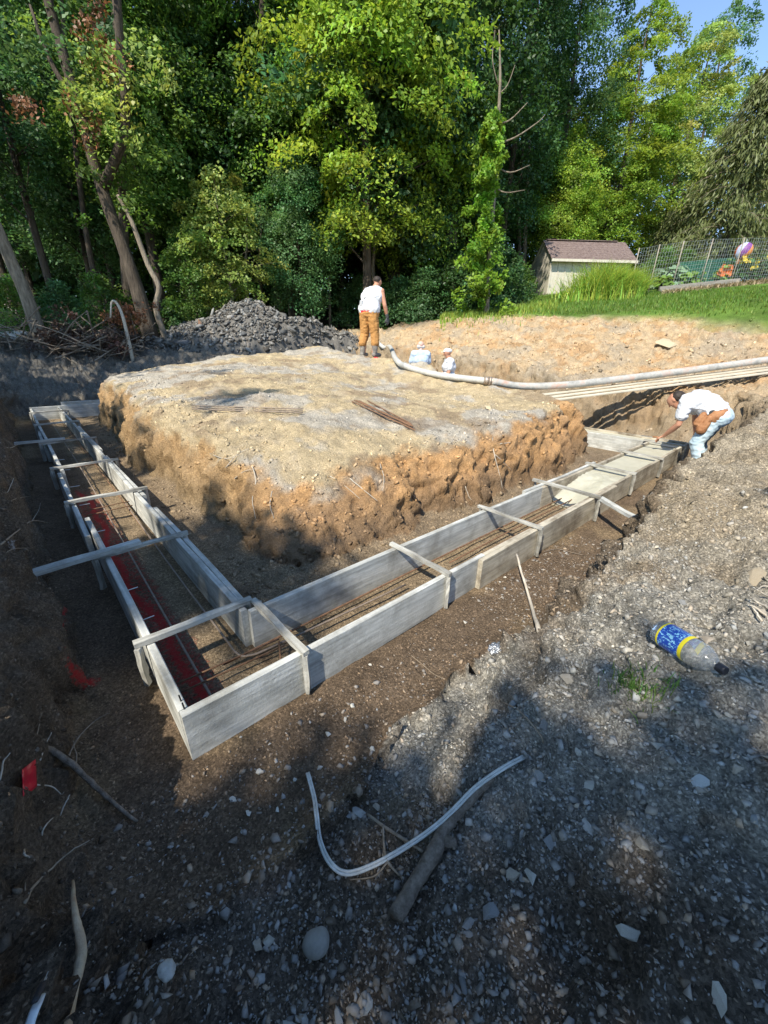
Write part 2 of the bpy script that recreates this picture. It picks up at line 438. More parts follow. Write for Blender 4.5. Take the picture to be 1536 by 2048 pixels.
# wall thickness: steep on the left face, slumped at the nose and along the right face
wI = 0.42 + 0.75 * np.exp(-((s - 1.8) / .9) ** 2 - ((t - 1.6) / .8) ** 2) + 0.22 * sstep(2.0, 3.0, s) * sstep(3, 1.5, t)
uI = np.clip(dI / wI, 0, 1)
prof = 1 - (1 - uI) ** 2.9
isl = t_h * prof
# outer banks
dO = -inside(s, t, OUT, .3) + wob * 0.5
front = sstep(-.1, -.5, t); left = sstep(.1, -.3, s)
wO = 0.55 - 0.36 * left - 0.33 * front * sstep(1.2, 2.4, s) + 0.25 * front * sstep(1.5, .2, s)
uO = np.clip(dO / wO, 0, 1)
pO = 1 - (1 - uO) ** 2.0
flo = 0.012 * fbm(p2 * 2.2, 4, 31)
talus = 0.05 * np.exp(-np.maximum(-dI, 0) / .12) * (dI < 0.02) + 0.04 * np.exp(-np.maximum(-dO, 0) / .08) * (dO < 0.02)
z = np.where(dI > 0, isl + flo * (1 - uI), np.where(dO > 0, u_h * pO + flo * (1 - pO), flo))
z = z + talus * (0.6 + 0.8 * np.abs(vnoise(p2 * 9, 41)))
x = AX + s * D2[0] + t * D1[0]; y = AY + s * D2[1] + t * D1[1]
ns_, nt_ = len(gs), len(gt)
def normals(x, y, z):
    P = np.stack([x, y, z], 1).reshape(ns_, nt_, 3)
    a = np.gradient(P, axis=0); b = np.gradient(P, axis=1)
    n = np.cross(a, b); n /= np.linalg.norm(n, axis=2, keepdims=True) + 1e-12
    return n.reshape(-1, 3)
nrm = normals(x, y, z)
P3 = np.stack([x, y, z], 1)
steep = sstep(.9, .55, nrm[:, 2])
on_isl = (dI > 0).astype(float); on_bank = (dO > 0).astype(float)
farb = on_bank * sstep(8.2, 9.2, s) * sstep(14.6, 13.6, s)
frontb = on_bank * sstep(-.2, -.6, t) * sstep(9, 8, s)
leftb = on_bank * sstep(0, -.4, s)
backb = on_bank * sstep(9.8, 10.8, t)
# relief: crumbling clods, cracks, furrows
near = np.exp(-np.sqrt(x * x + y * y) / 3.0)
f1, f2, cid = worley(P3 * 6.5 + 0.6 * np.stack([fbm(P3 * 4, 2, 61), fbm(P3 * 4, 2, 62), fbm(P3 * 4, 2, 63)], 1), 3)
clod = np.clip(f2 - f1, 0, .35) * 0.9 - .2 + (cid - .5) * .35 + 0.75 * fbm(P3 * np.array([4.5, 4.5, 6.0]), 5, 83, gain=.58)
g1, g2, gid = worley(P3 * 15.0, 9)
fine = (gid - .5) * 0.5 + (0.3 - g1) * .5 + .8 * fbm(P3 * 18.0, 3, 85, gain=.6)
rid = 1 - np.abs(fbm(P3 * 2.2, 4, 71)); rgh = fbm(P3 * 7.0, 4, 77)
h1, h2, hid = worley(P3 * np.array([9.0, 9.0, 11.0]) + .4 * np.stack([fbm(P3 * 9, 2, 64), fbm(P3 * 9, 2, 65), fbm(P3 * 9, 2, 66)], 1), 19)
teeth = 1 - np.abs(fbm(P3 * np.array([10, 10, 1.2]), 2, 141))
block = (hid - .5) * np.clip((h2 - h1) * 6, 0, 1)
disp = on_isl * (steep * (0.055 * clod + 0.02 * fine + 0.025 * rgh + 0.085 * block + .035 * (teeth - .7)) + (1 - steep) * (0.022 * clod + 0.012 * fine + 0.012 * rgh))
disp += farb * (0.075 * clod + 0.02 * fine + 0.07 * (rid - .7) + 0.02 * rgh) + farb * (.04 * block) + farb * steep * (.09 * clod + .06 * rgh + .02 * block)
disp += frontb * (0.040 * clod + 0.018 * fine + 0.06 * (rid - .7) + 0.03 * rgh + .03 * block) * (.45 + .55 * sstep(.5, 1.2, s)) + frontb * steep * (0.06 * clod + .05 * block)
disp += leftb * (0.04 * block + 0.045 * clod + 0.024 * fine + 0.03 * rgh)
disp += backb * (0.11 * clod + 0.05 * rgh + 0.02 * fine + .06 * block + .06 * (rid - .7)) * sstep(20, 15, t)
flat = (1 - np.clip(on_isl + on_bank, 0, 1))
disp += flat * (0.003 * fine + 0.004 * rgh)
lawn = sstep(13.2, 13.9, s + 0.35 * fbm(p2 * .9, 3, 91) + 0.32 * np.maximum(t - 3.6, 0) + .15 * np.maximum(.6 - t, 0))
disp *= (1 - lawn)
# the hole in the island's top and the dark crack low on its right face
hole = np.exp(-((s - 1.48) / .10) ** 4 - ((t - 3.3) / .16) ** 4)
crack = np.exp(-((z - (0.33 + 0.10 * np.sin(s * 2.1) + .03 * rgh)) / .022) ** 2) * steep * on_isl * sstep(2.0, 2.4, s) * sstep(4.6, 4.2, s) * sstep(3, 2, t)
P3 = P3 + nrm * (disp - 0.05 * crack)[:, None]
P3[:, 2] -= 0.24 * hole
nrm2 = normals(P3[:, 0], P3[:, 1], P3[:, 2])

# zone colours (the soil itself, plus painted sun and shade where noted)
def c(*v): return np.array(v)
C_FLOOR, C_GRAV, C_TAN, C_ORG = c(.165, .118, .078), c(.325, .305, .262), c(.46, .365, .225), c(.44, .26, .12)
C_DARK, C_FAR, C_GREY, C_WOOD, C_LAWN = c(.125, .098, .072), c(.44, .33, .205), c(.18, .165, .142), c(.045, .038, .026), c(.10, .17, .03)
C_ASH = c(.40, .375, .33)
col = np.tile(C_FLOOR, (len(s), 1))
def mixc(col, w, cc): return col * (1 - w[:, None]) + cc * w[:, None]
nz = fbm(P3 * 1.4, 4, 101); nz2 = fbm(P3 * 4.0, 4, 107)
col = mixc(col, flat * sstep(-.1, .7, nz + .5 * sstep(.5, 1.1, s) * sstep(.3, .9, t)), c(.26, .19, .115))
col = mixc(col, flat * sstep(.55, .9, np.minimum(s, t)) * .75, c(.25, .19, .125))
inform = flat * sstep(.18, .30, s) * sstep(.50, .46, s) * sstep(.02, .06, t) + flat * sstep(.05, .1, t) * sstep(.5, .46, t) * sstep(.5, .6, s)  # sun on the form floor painted in as a paler tan
col = mixc(col, np.clip(inform, 0, 1) * .8, c(.30, .225, .14))
top = mixc(np.tile(C_TAN, (len(s), 1)), sstep(-.1, .6, nz2 + nz * .6) * .6, c(.40, .33, .235))
ash = sstep(.1, .5, nz + .9 * np.exp(-((s - 2.0) / .9) ** 2 - ((t - 7.2) / 1.6) ** 2) + .5 * np.exp(-((s - 1.9) / .6) ** 2 - ((t - 2) / .8) ** 2))
top = mixc(top, ash * .75, C_ASH)
top = mixc(top, sstep(.15, .7, fbm(P3 * 2.3, 4, 133)) * .7, c(.27, .20, .13))
wallc = mixc(np.tile(C_ORG, (len(s), 1)), sstep(-.2, .5, nz2), c(.38, .23, .115))
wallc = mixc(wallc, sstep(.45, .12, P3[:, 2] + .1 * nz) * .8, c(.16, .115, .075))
wallc = mixc(wallc, sstep(2.4, 1.2, s) * sstep(1.5, 2.6, t) * .45, c(.33, .25, .14))
rim = sstep(.42, .66, uI + .16 * nz2 - .12 * sstep(2.2, 3.2, s) * sstep(3, 1.5, t))
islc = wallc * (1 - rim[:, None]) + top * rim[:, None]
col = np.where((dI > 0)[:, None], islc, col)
bank = np.tile(C_GRAV, (len(s), 1))
bank = mixc(bank, sstep(.0, .6, nz + .35 * nz2) * .7, c(.25, .19, .125))
bank = mixc(bank, sstep(2.0, 3.4, s) * .75, c(.36, .295, .205))
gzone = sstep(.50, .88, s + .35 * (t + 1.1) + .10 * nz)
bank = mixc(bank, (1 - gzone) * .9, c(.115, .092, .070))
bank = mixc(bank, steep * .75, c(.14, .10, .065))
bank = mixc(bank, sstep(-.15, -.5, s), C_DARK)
bank = mixc(bank, sstep(-.35, -.6, s) * sstep(.4, .7, P3[:, 2]) * sstep(-.1, .5, nz2) * .8, c(.20, .18, .155))
bank = mixc(bank, backb * .9, c(.17, .148, .118))
bank = mixc(bank, farb, C_FAR)
bank = mixc(bank, farb * sstep(.0, .6, nz2 + .5 * nz) * .75, c(.42, .26, .13))
bank = mixc(bank, farb * sstep(1.1, .3, s - 8.4) * .7, c(.24, .19, .13))
bank = mixc(bank, farb * sstep(.1, .6, -nz) * .5, c(.30, .265, .21))
grey = sstep(10.4, 11.5, t) * sstep(9.5, 7, s)
bank = mixc(bank, grey * .9, C_GREY)
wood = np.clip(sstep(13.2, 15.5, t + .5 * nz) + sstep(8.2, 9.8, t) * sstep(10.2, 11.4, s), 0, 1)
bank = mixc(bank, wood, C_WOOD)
bank = mixc(bank, lawn * (1 - sstep(11, 13, t)), C_LAWN * (1 + .3 * np.clip(nz, -1, 1))[:, None])
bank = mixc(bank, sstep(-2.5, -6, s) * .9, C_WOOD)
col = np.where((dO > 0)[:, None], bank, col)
col = col * (1 - 0.45 * np.clip(hole * 1.5 - .5, 0, 1)[:, None])  # shade inside the hole painted in by darkening the soil colour
# sprayed marking paint along the left leg and on the left bank
red = 0.55 * np.exp(-((s - (.125 + .03 * np.sin(t * 2.3) + .02 * np.sin(t * 7))) / .045) ** 2) * sstep(-.02, .12, t) * sstep(4.9, 4.0, t) * flat
red = np.maximum(red, 0.33 * flat * sstep(.22, .10, np.abs(s - .12)) * sstep(0, .1, t) * sstep(5.2, 3.8, t) * (s > .03))
lb = np.exp(-((P3[:, 2] - (t - .85) * .45) / .05) ** 2) * sstep(.75, .85, t) * sstep(1.5, 1.35, t)
lf = np.exp(-((t - .76) / .05) ** 2 - ((s + .27) / .07) ** 2)
red = np.maximum(red, .50 * np.maximum(lb * sstep(-.25, -.32, s) * sstep(-.75, -.5, s), lf))
white = .5 * np.exp(-((t - 1.75) / .10) ** 2) * leftb * sstep(.15, .25, P3[:, 2]) * sstep(.62, .5, P3[:, 2])
grav = np.clip(frontb * 1.0 + flat * .55 + leftb * .5 + .25 + grey * .5, 0, 1) * (1 - lawn)
idx = np.arange(ns_ * nt_).reshape(ns_, nt_)
quads = np.stack([idx[:-1, :-1], idx[1:, :-1], idx[1:, 1:], idx[:-1, 1:]], -1).reshape(-1, 4)
M_SOIL = soil_mat()
ground = link('ground', np_mesh('ground', P3, quads, [M_SOIL], col, True, {'red': red, 'grav': grav, 'white': white}))
tag(ground, 'excavated soil with trench, banks and grassy edge', None, None, 'structure')
GB = BVHTree.FromPolygons([tuple(v) for v in P3.tolist()], quads.tolist(), all_triangles=False)
def drop(px, py, top=30.0):
    h = GB.ray_cast(Vector((px, py, top)), Vector((0, 0, -1)))
    return (h[0], h[1]) if h[0] is not None else (Vector((px, py, 0)), Vector((0, 0, 1)))
def gz(px, py): return drop(px, py)[0].z
def hit(px, py):
    """where a pixel's line of sight meets the ground: position of a thing lying on it"""
    h = GB.ray_cast(cam.location.copy() if False else Vector((0, 0, EYE)), pix(px, py).normalized())
    return (h[0], h[1]) if h[0] is not None else (at_y(px, py, 20), Vector((0, 0, 1)))
# ------------------------------------------------------------------ footing form
rng = random.Random(7)
M_BOARD = board_mat('form_board', (.60, .60, .56), (.34, .35, .33), (.20, .19, .16), .75)
M_BOARD2 = board_mat('form_board_worn', (.55, .50, .40), (.30, .26, .19), (.13, .10, .07), .85)
M_SPREAD = board_mat('spreader_wood', (.52, .51, .46), (.26, .25, .22), (.14, .13, .11), .8)
M_REBAR = rough_mat('rebar_steel', (.13, .075, .045), (.30, .17, .10), 30, .75, .5, 160, metallic=.25)
M_REBAR2 = rough_mat('rebar_steel_grey', (.20, .16, .13), (.34, .27, .21), 30, .7, .5, 160, metallic=.25)
M_CONC = rough_mat('wet_concrete', (.40, .385, .30), (.50, .48, .38), 5, .42, .25, 60, spec=.5, dist=.006)
M_CRUST = rough_mat('concrete_splatter', (.45, .44, .38), (.62, .60, .52), 30, .9, .8, 90, dist=.01)
M_NAIL = plain('nail_steel', (.55, .54, .50), .4, .7)
BH, BT = .265, .038
form = thing('footing_form', 'L-shaped concrete-stained wooden footing form with crosswise spreaders on the trench floor', 'formwork', W(0, 0, 0), 0)
def local(v): return v - form.location
RZ = Matrix.Rotation(ANG, 3, 'Z')
def board(name, s0, t0, s1, t1, zb=0.0, h=BH, th=BT, mat=None, parent=form, lean=0.0, seg=6):
    """plank on edge between two (s,t) points; a little bowed, its own object with x along the plank"""
    a, b = W(s0, t0), W(s1, t1); L_ = (b - a).length; d = (b - a) / L_
    V = []; F = []
    bow = rng.uniform(-.006, .006); tw = rng.uniform(-.01, .01)
    br = .004
    prof = [(-th / 2 + br, 0), (th / 2 - br, 0), (th / 2, br), (th / 2, h - br), (th / 2 - br, h), (-th / 2 + br, h), (-th / 2, h - br), (-th / 2, br)]
    for i in range(seg + 1):
        u = i / seg; xx = u * L_
        dz = rng.uniform(-.0025, .0025)
        for (py, pz) in prof:
            V.append((xx - L_ / 2, py + bow * sin(pi * u) * 2 + (lean + tw * (u - .5)) * pz / h, pz + (dz if pz > h / 2 else 0)))
    k = len(prof)
    for i in range(seg):
        for j in range(k):
            j2 = (j + 1) % k; F.append((i * k + j, (i + 1) * k + j, (i + 1) * k + j2, i * k + j2))
    F.append(tuple(range(k))); F.append(tuple(seg * k + j for j in range(k - 1, -1, -1)))
    mb = MB(); mb.add(V, F)
    o = mb.build(name, mat or M_BOARD, parent)
    o.location = (a + b) / 2 + Vector((0, 0, zb)) - (form.location if parent is form else Vector((0, 0, 0)))
    o.rotation_euler = (0, 0, atan2(d.y, d.x))
    return o
h2 = BT / 2
# left leg (runs along t), outer side then inner side, each plank its own part
for (t0, t1, off, zb, hh) in [(BT + .002, 2.62, 0, 0, BH), (2.24, 4.35, -.042, -.005, BH - .012), (4.36, 6.6, 0, .002, BH), (6.05, 7.3, -.042, 0, BH - .02), (6.61, 10.12, 0, 0, BH)]:
    board('form_board', h2 + off, t0, h2 + off, t1, zb, hh)
for (t0, t1, off, zb, hh) in [(.51 - .001, 2.0, 0, 0, BH), (.60, 2.55, .042, 0, BH - .018), (2.002, 3.55, 0, .001, BH - .004), (2.95, 4.9, .042, 0, BH - .015), (3.555, 6.4, 0, 0, BH), (5.3, 7.4, .042, 0, BH - .01), (6.405, 10.12, 0, 0, BH)]:
    board('form_board', .51 - h2 + off, t0, .51 - h2 + off, t1, zb, hh)
# far end of the left leg, seen past the island's corner
board('form_board', -.002, 10.14, 2.4, 10.14, 0, BH + .02)
board('form_board', .56, 10.185, 2.2, 10.185, 0, BH + .09)
# right leg (runs along s)
for (s0, s1, off, zb, hh, mm) in [(0, 2.12, 0, 0, BH, M_BOARD), (2.04, 4.62, -.041, -.004, BH, M_BOARD2), (4.30, 6.5, 0, 0, BH, M_BOARD2), (6.505, 8.0, 0, .002, BH + .01, M_BOARD2)]:
    board('form_board', s0, h2 + off, s1, h2 + off, zb, hh, mat=mm)
board('form_board', 2.13, h2, 4.296, h2, 0, BH - .01, mat=M_BOARD2)
for (s0, s1, off, zb, hh, mm) in [(.511, 3.9, 0, 0, BH, M_BOARD), (3.6, 5.4, .041, 0, BH + .012, M_BOARD), (3.905, 6.3, 0, .001, BH - .006, M_BOARD2), (6.305, 7.49, 0, 0, BH, M_BOARD2)]:
    board('form_board', s0, .51 - h2 + off, s1, .51 - h2 + off, zb, hh, mat=mm)
# end of the right leg: the form turns along the far side of the dig
board('form_board', 8.0 - h2, BT + .002, 8.0 - h2, 4.9, 0, BH, mat=M_BOARD2)
board('form_board', 8.0 - h2, 4.905, 8.0 - h2, 10.1, 0, BH, mat=M_BOARD2)
board('form_board', 7.51 + h2, .513, 7.51 + h2, 3.6, 0, BH, mat=M_BOARD)
board('form_board', 7.51 + h2, 3.605, 7.51 + h2, 9.6, 0, BH, mat=M_BOARD)
# spreaders nailed across the top, with upright cleats on the outside faces
def stick(name, a, b, w=.036, h=.026, mat=None, parent=form, rough=.004, seg=5):
    a, b = Vector(a), Vector(b); L_ = (b - a).length; d = (b - a) / L_
    V = []; F = []
    for i in range(seg + 1):
        u = i / seg
        for (py, pz) in ((-w / 2, -h / 2), (w / 2, -h / 2), (w / 2, h / 2), (-w / 2, h / 2)):
            V.append((u * L_ - L_ / 2, py + rng.uniform(-rough, rough), pz + rng.uniform(-rough, rough)))
    for i in range(seg):
        for j in range(4):
            j2 = (j + 1) % 4; F.append((i * 4 + j, (i + 1) * 4 + j, (i + 1) * 4 + j2, i * 4 + j2))
    F.append((0, 1, 2, 3)); F.append(tuple(seg * 4 + j for j in (3, 2, 1, 0)))
    mb = MB(); mb.add(V, F)
    o = mb.build(name, mat or M_SPREAD, parent)
    o.location = (a + b) / 2 - (form.location if parent is form else Vector((0, 0, 0)))
    o.rotation_euler = d.to_track_quat('X', 'Z').to_euler()
    return o
zt = BH + .017
for tt, sa, sb, w in [(.56, -.05, .56, .04), (1.72, -.06, .57, .036), (3.07, -.085, .60, .036), (4.45, -.085, .60, .034), (6.02, -.09, .60, .034), (7.76, -.05, .60, .04), (9.3, -.04, .6, .04)]:
    stick('spreader', W(sa, tt + rng.uniform(-.02, .02), zt), W(sb, tt + rng.uniform(-.02, .02), zt + .004), w)
    stick('cleat', W(sa + .012, tt, .03), W(sa + .012, tt, BH + .002), .034, .024)
    stick('cleat', W(sb - .018, tt + .01, .03), W(sb - .018, tt + .01, BH + .002), .034, .02)
for ss, ta, tb, w in [(.57, -.035, .545, .036), (1.67, -.035, .55, .03), (2.84, -.075, .58, .032), (4.02, -.09, .66, .046), (5.20, -.04, .57, .05), (6.33, -.04, .56, .05), (7.5, -.04, .56, .05)]:
    stick('spreader', W(ss + rng.uniform(-.015, .015), ta, zt), W(ss + rng.uniform(-.015, .015), tb, zt + .004), w)
    stick('cleat', W(ss, ta + .012, .02), W(ss, ta + .012, BH + .002), .036, .024)
    if ss < 5: stick('cleat', W(ss + .02, tb - .018, .03), W(ss + .02, tb - .018, BH + .002), .034, .02)
# long braces from the form to the banks
stick('brace', W(-.46, 1.65, BH + .052), W(.24, 1.72, BH + .050), .062, .030, M_BOARD)
stick('brace', W(-.50, 6.08, BH + .052), W(.22, 6.03, BH + .050), .06, .030, M_BOARD)
stick('brace', W(4.05, -.07, BH + .002), W(3.66, -.56, BH + .02), .05, .034, M_BOARD)
# form pins pushed in through the outer side
for tt in (.12, .95, 1.35, 2.05, 2.5, 3.3, 4.0, 4.8, 5.4):
    mb = MB(); a = local(W(.03, tt, .16)); b = local(W(.115, tt + .01, .155)); mb.tube([a, b], .0035, 5); mb.build('form_pin', M_NAIL, form)
for (sa, ta) in ((.022, .035), (.024, .085)):
    mb = MB(); a = local(W(sa, ta, BH - .02)); b = local(W(sa - .004, ta + .004, BH + .035)); mb.tube([a, b], .0035, 5); mb.build('nail', plain('dark_nail', (.05, .05, .05), .5, .6), form)

# ------------------------------------------------------------------ concrete already placed at the far end of the right leg
def conc(name, pts_fn, ns, nt, z_fn, label):
    V = []; F = []
    for i in range(ns + 1):
        for j in range(nt + 1):
            sa, ta = pts_fn(i / ns, j / nt); V.append(W(sa, ta, z_fn(sa, ta)))
    for i in range(ns):
        for j in range(nt):
            a = i * (nt + 1) + j; F.append((a, a + nt + 1, a + nt + 2, a + 1))
    # skirt down to the trench floor
    n0 = len(V)
    ring = [i * (nt + 1) for i in range(ns + 1)] + [ns * (nt + 1) + j for j in range(1, nt + 1)] + [i * (nt + 1) + nt for i in range(ns - 1, -1, -1)] + [j for j in range(nt - 1, 0, -1)]
    for r_ in ring: V.append(Vector((V[r_].x, V[r_].y, -.01)))
    for k in range(len(ring)):
        k2 = (k + 1) % len(ring); F.append((ring[k], ring[k2], n0 + k2, n0 + k))
    mb = MB(); mb.add(V, F); o = mb.build(name, M_CONC, None, True)
    return tag(o, label, 'concrete')
def zc(sa, ta):
    n = rng.uniform(-.0015, .0015)
    ramp_ = min(1.0, max(0.0, (sa - 4.15 + .12 * sin(ta * 14)) / .75))
    lump = (rng.uniform(-.012, .012) if sa < 5.15 else 0)
    return .012 + (.205 if sa < 6.35 else .215) * (ramp_ ** .6) + n + lump * ramp_
conc('wet_concrete', lambda a, b: (4.18 + a * 3.33, BT + .003 + b * (.51 - 2 * BT - .006)), 90, 14, zc, 'fresh grey concrete poured level inside the far end of the form')
conc('wet_concrete', lambda a, b: (7.553 + a * .404, BT + .006 + b * 8.5), 10, 60, lambda sa, ta: .225 + rng.uniform(-.003, .003), 'fresh grey concrete in the form leg running behind the soil block')

# ------------------------------------------------------------------ reinforcing bars
def bar(pts, r=.0068, mat=None, label='rusty reinforcing bar in the form leg that leads to the wet concrete', group='reinforcing bars in the form', n=6):
    P_ = spline(pts, n) if len(pts) > 2 else [Vector(p) for p in pts]
    o0 = P_[0].copy(); mb = MB(); mb.tube([p - o0 for p in P_], r, 6)
    o = mb.build('rebar', mat or M_REBAR, None, True); o.location = o0
    return tag(o, label, 'rebar', group)
Z0 = .062
bar([W(.17, .05, Z0), W(.19, 1.5, Z0 + .006), W(.22, 3.2, Z0), W(.25, 5.5, Z0), W(.26, 9.8, Z0)], mat=M_REBAR2, label='straight grey reinforcing bar beside the red paint line in the form', group=None)
bar([W(1.6, .30, Z0 + .01), W(.62, .335, Z0 + .014), W(.43, .36, Z0 + .014), W(.385, .43, Z0 + .014), W(.385, .62, Z0 + .014), W(.39, 1.6, Z0 + .01), W(.42, 3.4, Z0)], mat=M_REBAR2, label='bent reinforcing bar turning the corner of the footing form', group=None)
bar([W(.405, 2.2, Z0 - .012), W(.42, 5, Z0), W(.42, 9.6, Z0)], label='rusty bar along the inner side of the red-painted form leg', group=None)
for i, (ta, a, b) in enumerate([(.12, .10, 4.3), (.21, .12, 4.6), (.40, .30, 4.5), (.30, 2.1, 4.7)]):
    bar([W(a, ta, Z0 - .004 + .003 * i), W((a + b) / 2, ta + .015, Z0), W(b, ta + .01, Z0 - .002)])
for tt in (.30, .37):
    bar([W(.06, tt + .04, Z0 + .016), W(.62, tt, Z0 + .018)], .005, label='short crosswise reinforcing bar at the corner of the form', group='short crosswise bars at the form corner')
for (sa, ta, sb, tb) in ((.50, .22, .66, .12), (.54, .25, .69, .13), (.50, .12, .60, .33)):
    bar([W(sa, ta, .03), W(sb, tb, .10)], .0055, label='short rusty bar stub leaning at the inner corner of the form', group='rusty bar stubs at the inner corner')
for tt in (3.2, 3.35, 5.2):
    bar([W(.05, tt, Z0 + .014), W(.46, tt + .02, Z0 + .015)], .005, label='thin crosswise tie bar in the left leg of the form', group='tie bars across the left leg')
# bars left lying on top of the soil block
def lay_bar(pa, pb, lift, label, group, mat=M_REBAR, r=.008):
    a, b = hit(*pa)[0], hit(*pb)[0]; pts = []
    for k in range(6):
        q = a.lerp(b, k / 5); pts.append(q)
    zz = [gz(q.x, q.y) for q in pts]
    # a stiff bar rests on the high points
    off = max(zz[k] - (a.z + (b.z - a.z) * k / 5) for k in range(6))
    pts = [Vector((q.x, q.y, a.z + (b.z - a.z) * k / 5 + off * .6 + r + lift)) for k, q in enumerate(pts)]
    return bar(pts, r, mat, label, group, 3)
for k in range(3):
    lay_bar((385, 818 + 3 * k), (606, 825 + 3 * k), .012, 'brown reinforcing bar in the loose bundle of three on the soil block', 'three bars on the soil block', M_REBAR2)
for k, (a, b) in enumerate([((704, 806), (828, 862)), ((708, 805), (826, 858)), ((713, 805), (824, 855)), ((706, 808), (830, 865)), ((735, 806), (822, 853)), ((718, 806), (820, 857))]):
    lay_bar(a, b, .010 + .003 * (k % 2), 'rusty short bar in the tight bundle on the soil block', 'bundle of short bars on the soil block')
# ------------------------------------------------------------------ trees
M_BARK = rough_mat('bark', (.035, .028, .022), (.135, .108, .082), 14, .95, 1.0, 22, (1, 1, .16), dist=.06)
M_BARK_L = rough_mat('bark_pale', (.10, .08, .06), (.34, .285, .215), 14, .95, 1.0, 22, (1, 1, .2), dist=.04)
M_TWIG = rough_mat('twig', (.16, .125, .09), (.36, .30, .22), 25, .9, .5, 60)
M_LEAF = leaf_mat('leaves_mid_green', (.10, .185, .040), (.22, .37, .05), .36)
M_LEAF_Y = leaf_mat('leaves_yellow_green', (.215, .315, .040), (.38, .52, .05), .38, .15)
M_LEAF_D = leaf_mat('leaves_dark_green_shaded', (.042, .098, .027), (.085, .18, .03), .28)  # dark foliage, deepened further to paint in the shade inside the wood
M_LEAF_B = leaf_mat('leaves_blue_green', (.085, .18, .065), (.18, .34, .09), .34)
M_LEAF_P = leaf_mat('leaves_pale_yellow', (.28, .36, .085), (.42, .52, .09), .36, .12)
M_NEEDLE = leaf_mat('conifer_sprays', (.17, .20, .07), (.24, .28, .07), .28)
M_DRY = leaf_mat('dry_brown_leaves', (.26, .12, .06), (.28, .13, .05), .25)
def unit(v): return v / (np.linalg.norm(v, axis=-1, keepdims=True) + 1e-9)
def leaf_quads(C, Nn, size, rg, asp=0.62, dirs=None, droop=0.0):
    """rhombic leaves: centres C, normals Nn, half length size"""
    n = len(C)
    r = rg.normal(size=(n, 3)) if dirs is None else dirs
    a = unit(r - Nn * np.sum(r * Nn, 1, keepdims=True)); b = np.cross(Nn, a)
    sz = (size * rg.uniform(.65, 1.3, n))[:, None]
    tip = a * sz; sd = b * sz * asp
    fold = Nn * sz * 0.18
    V = np.stack([C - tip, C + sd - tip * .15 + fold, C + tip - fold * droop, C - sd - tip * .15 + fold], 1).reshape(-1, 3)
    F = np.arange(n * 4).reshape(n, 4)
    return V, F
def clump_leaves(cent, rad, nrm_, nleaf, size, rg, thick=.28, tint_sd=.18, hue=None):
    """flat sprays of leaves round clump centres"""
    m = len(cent); N_ = m * nleaf
    k = np.repeat(np.arange(m), nleaf)
    nn = nrm_[k]
    r0 = rg.normal(size=(m, 3)); e1 = unit(r0 - nrm_ * np.sum(r0 * nrm_, 1, keepdims=True)); e2 = np.cross(nrm_, e1)
    rr = np.sqrt(rg.uniform(0, 1, N_)) * rad[k]; th = rg.uniform(0, 2 * pi, N_)
    ell = rg.uniform(.55, 1.0, m)[k]
    C = cent[k] + e1[k] * (rr * np.cos(th))[:, None] + e2[k] * (rr * np.sin(th) * ell)[:, None] + nn * (rg.normal(size=N_) * rad[k] * thick)[:, None]
    C[:, 2] -= .22 * rr * rr / rad[k]
    Ln = unit(nn + rg.normal(size=(N_, 3)) * .55)
    V, F = leaf_quads(C, Ln, size, rg)
    g = (1 + rg.normal(size=m) * tint_sd)[k] * (1 + rg.normal(size=N_) * .16)
    col_ = np.clip(g, .35, 1.9)[:, None] * np.ones(3)
    col_[:, 0] *= np.clip(1 + rg.normal(size=m)[k] * .10 + rg.normal(size=N_) * .07, .5, 1.5)
    return V, F, np.repeat(col_, 4, axis=0)
def crown_points(rg, H, base, R, n, prof, inner=.35):
    h = rg.uniform(0, 1, n * 3); lim = prof(h); keep = rg.uniform(0, 1, n * 3) < lim ** 1.2 + .08
    h = h[keep][:n]; lim = prof(h) * R; m = len(h)
    th = rg.uniform(0, 2 * pi, m); lump = 1 + .22 * np.sin(th * 3 + h * 9) + .12 * np.sin(th * 5 - h * 17)
    r = lim * lump * np.sqrt(rg.uniform(inner ** 2, 1, m))
    c_ = np.stack([r * np.cos(th), r * np.sin(th), base + h * (H - base)], 1)
    return c_, th, h
def trunk_mesh(name, H, r0, rg, mat, cl=None, lean=(0, 0), wob=.12, nb=40, sides=9, split=None):
    mb = MB(); pts = []; rad = []
    for i in range(11):
        u = i / 10
        pts.append(Vector((lean[0] * u + wob * sin(u * 5 + rg.uniform(0, .5)) * u, lean[1] * u + wob * cos(u * 4.3) * u - wob * u, u * H - (.25 if i == 0 else 0))))
        rad.append(r0 * ((1 - u) ** .8 * .93 + .07) * (1.35 if i == 0 else 1.0))
    P_ = spline(pts, 2); Rr = np.interp(np.linspace(0, 10, len(P_)), np.arange(11), rad)
    mb.tube(P_, list(Rr), sides)
    if cl is not None and len(cl):
        pick = rg.choice(len(cl), min(nb, len(cl)), replace=False)
        for k in pick:
            c_ = Vector(cl[k]); u = max(.08, min(.95, (c_.z - .35 * math.hypot(c_.x, c_.y)) / H))
            b0 = P_[int(u * (len(P_) - 1))]; mid = b0.lerp(c_, .5) + Vector((0, 0, .12 * (c_ - b0).length))
            rb = max(.012, r0 * (1 - u) * .28)
            mb.tube([b0, mid, c_], [rb, rb * .6, rb * .2], 4, cap=False)
    return mb.mesh(name, mat, True)
PROTO = {}
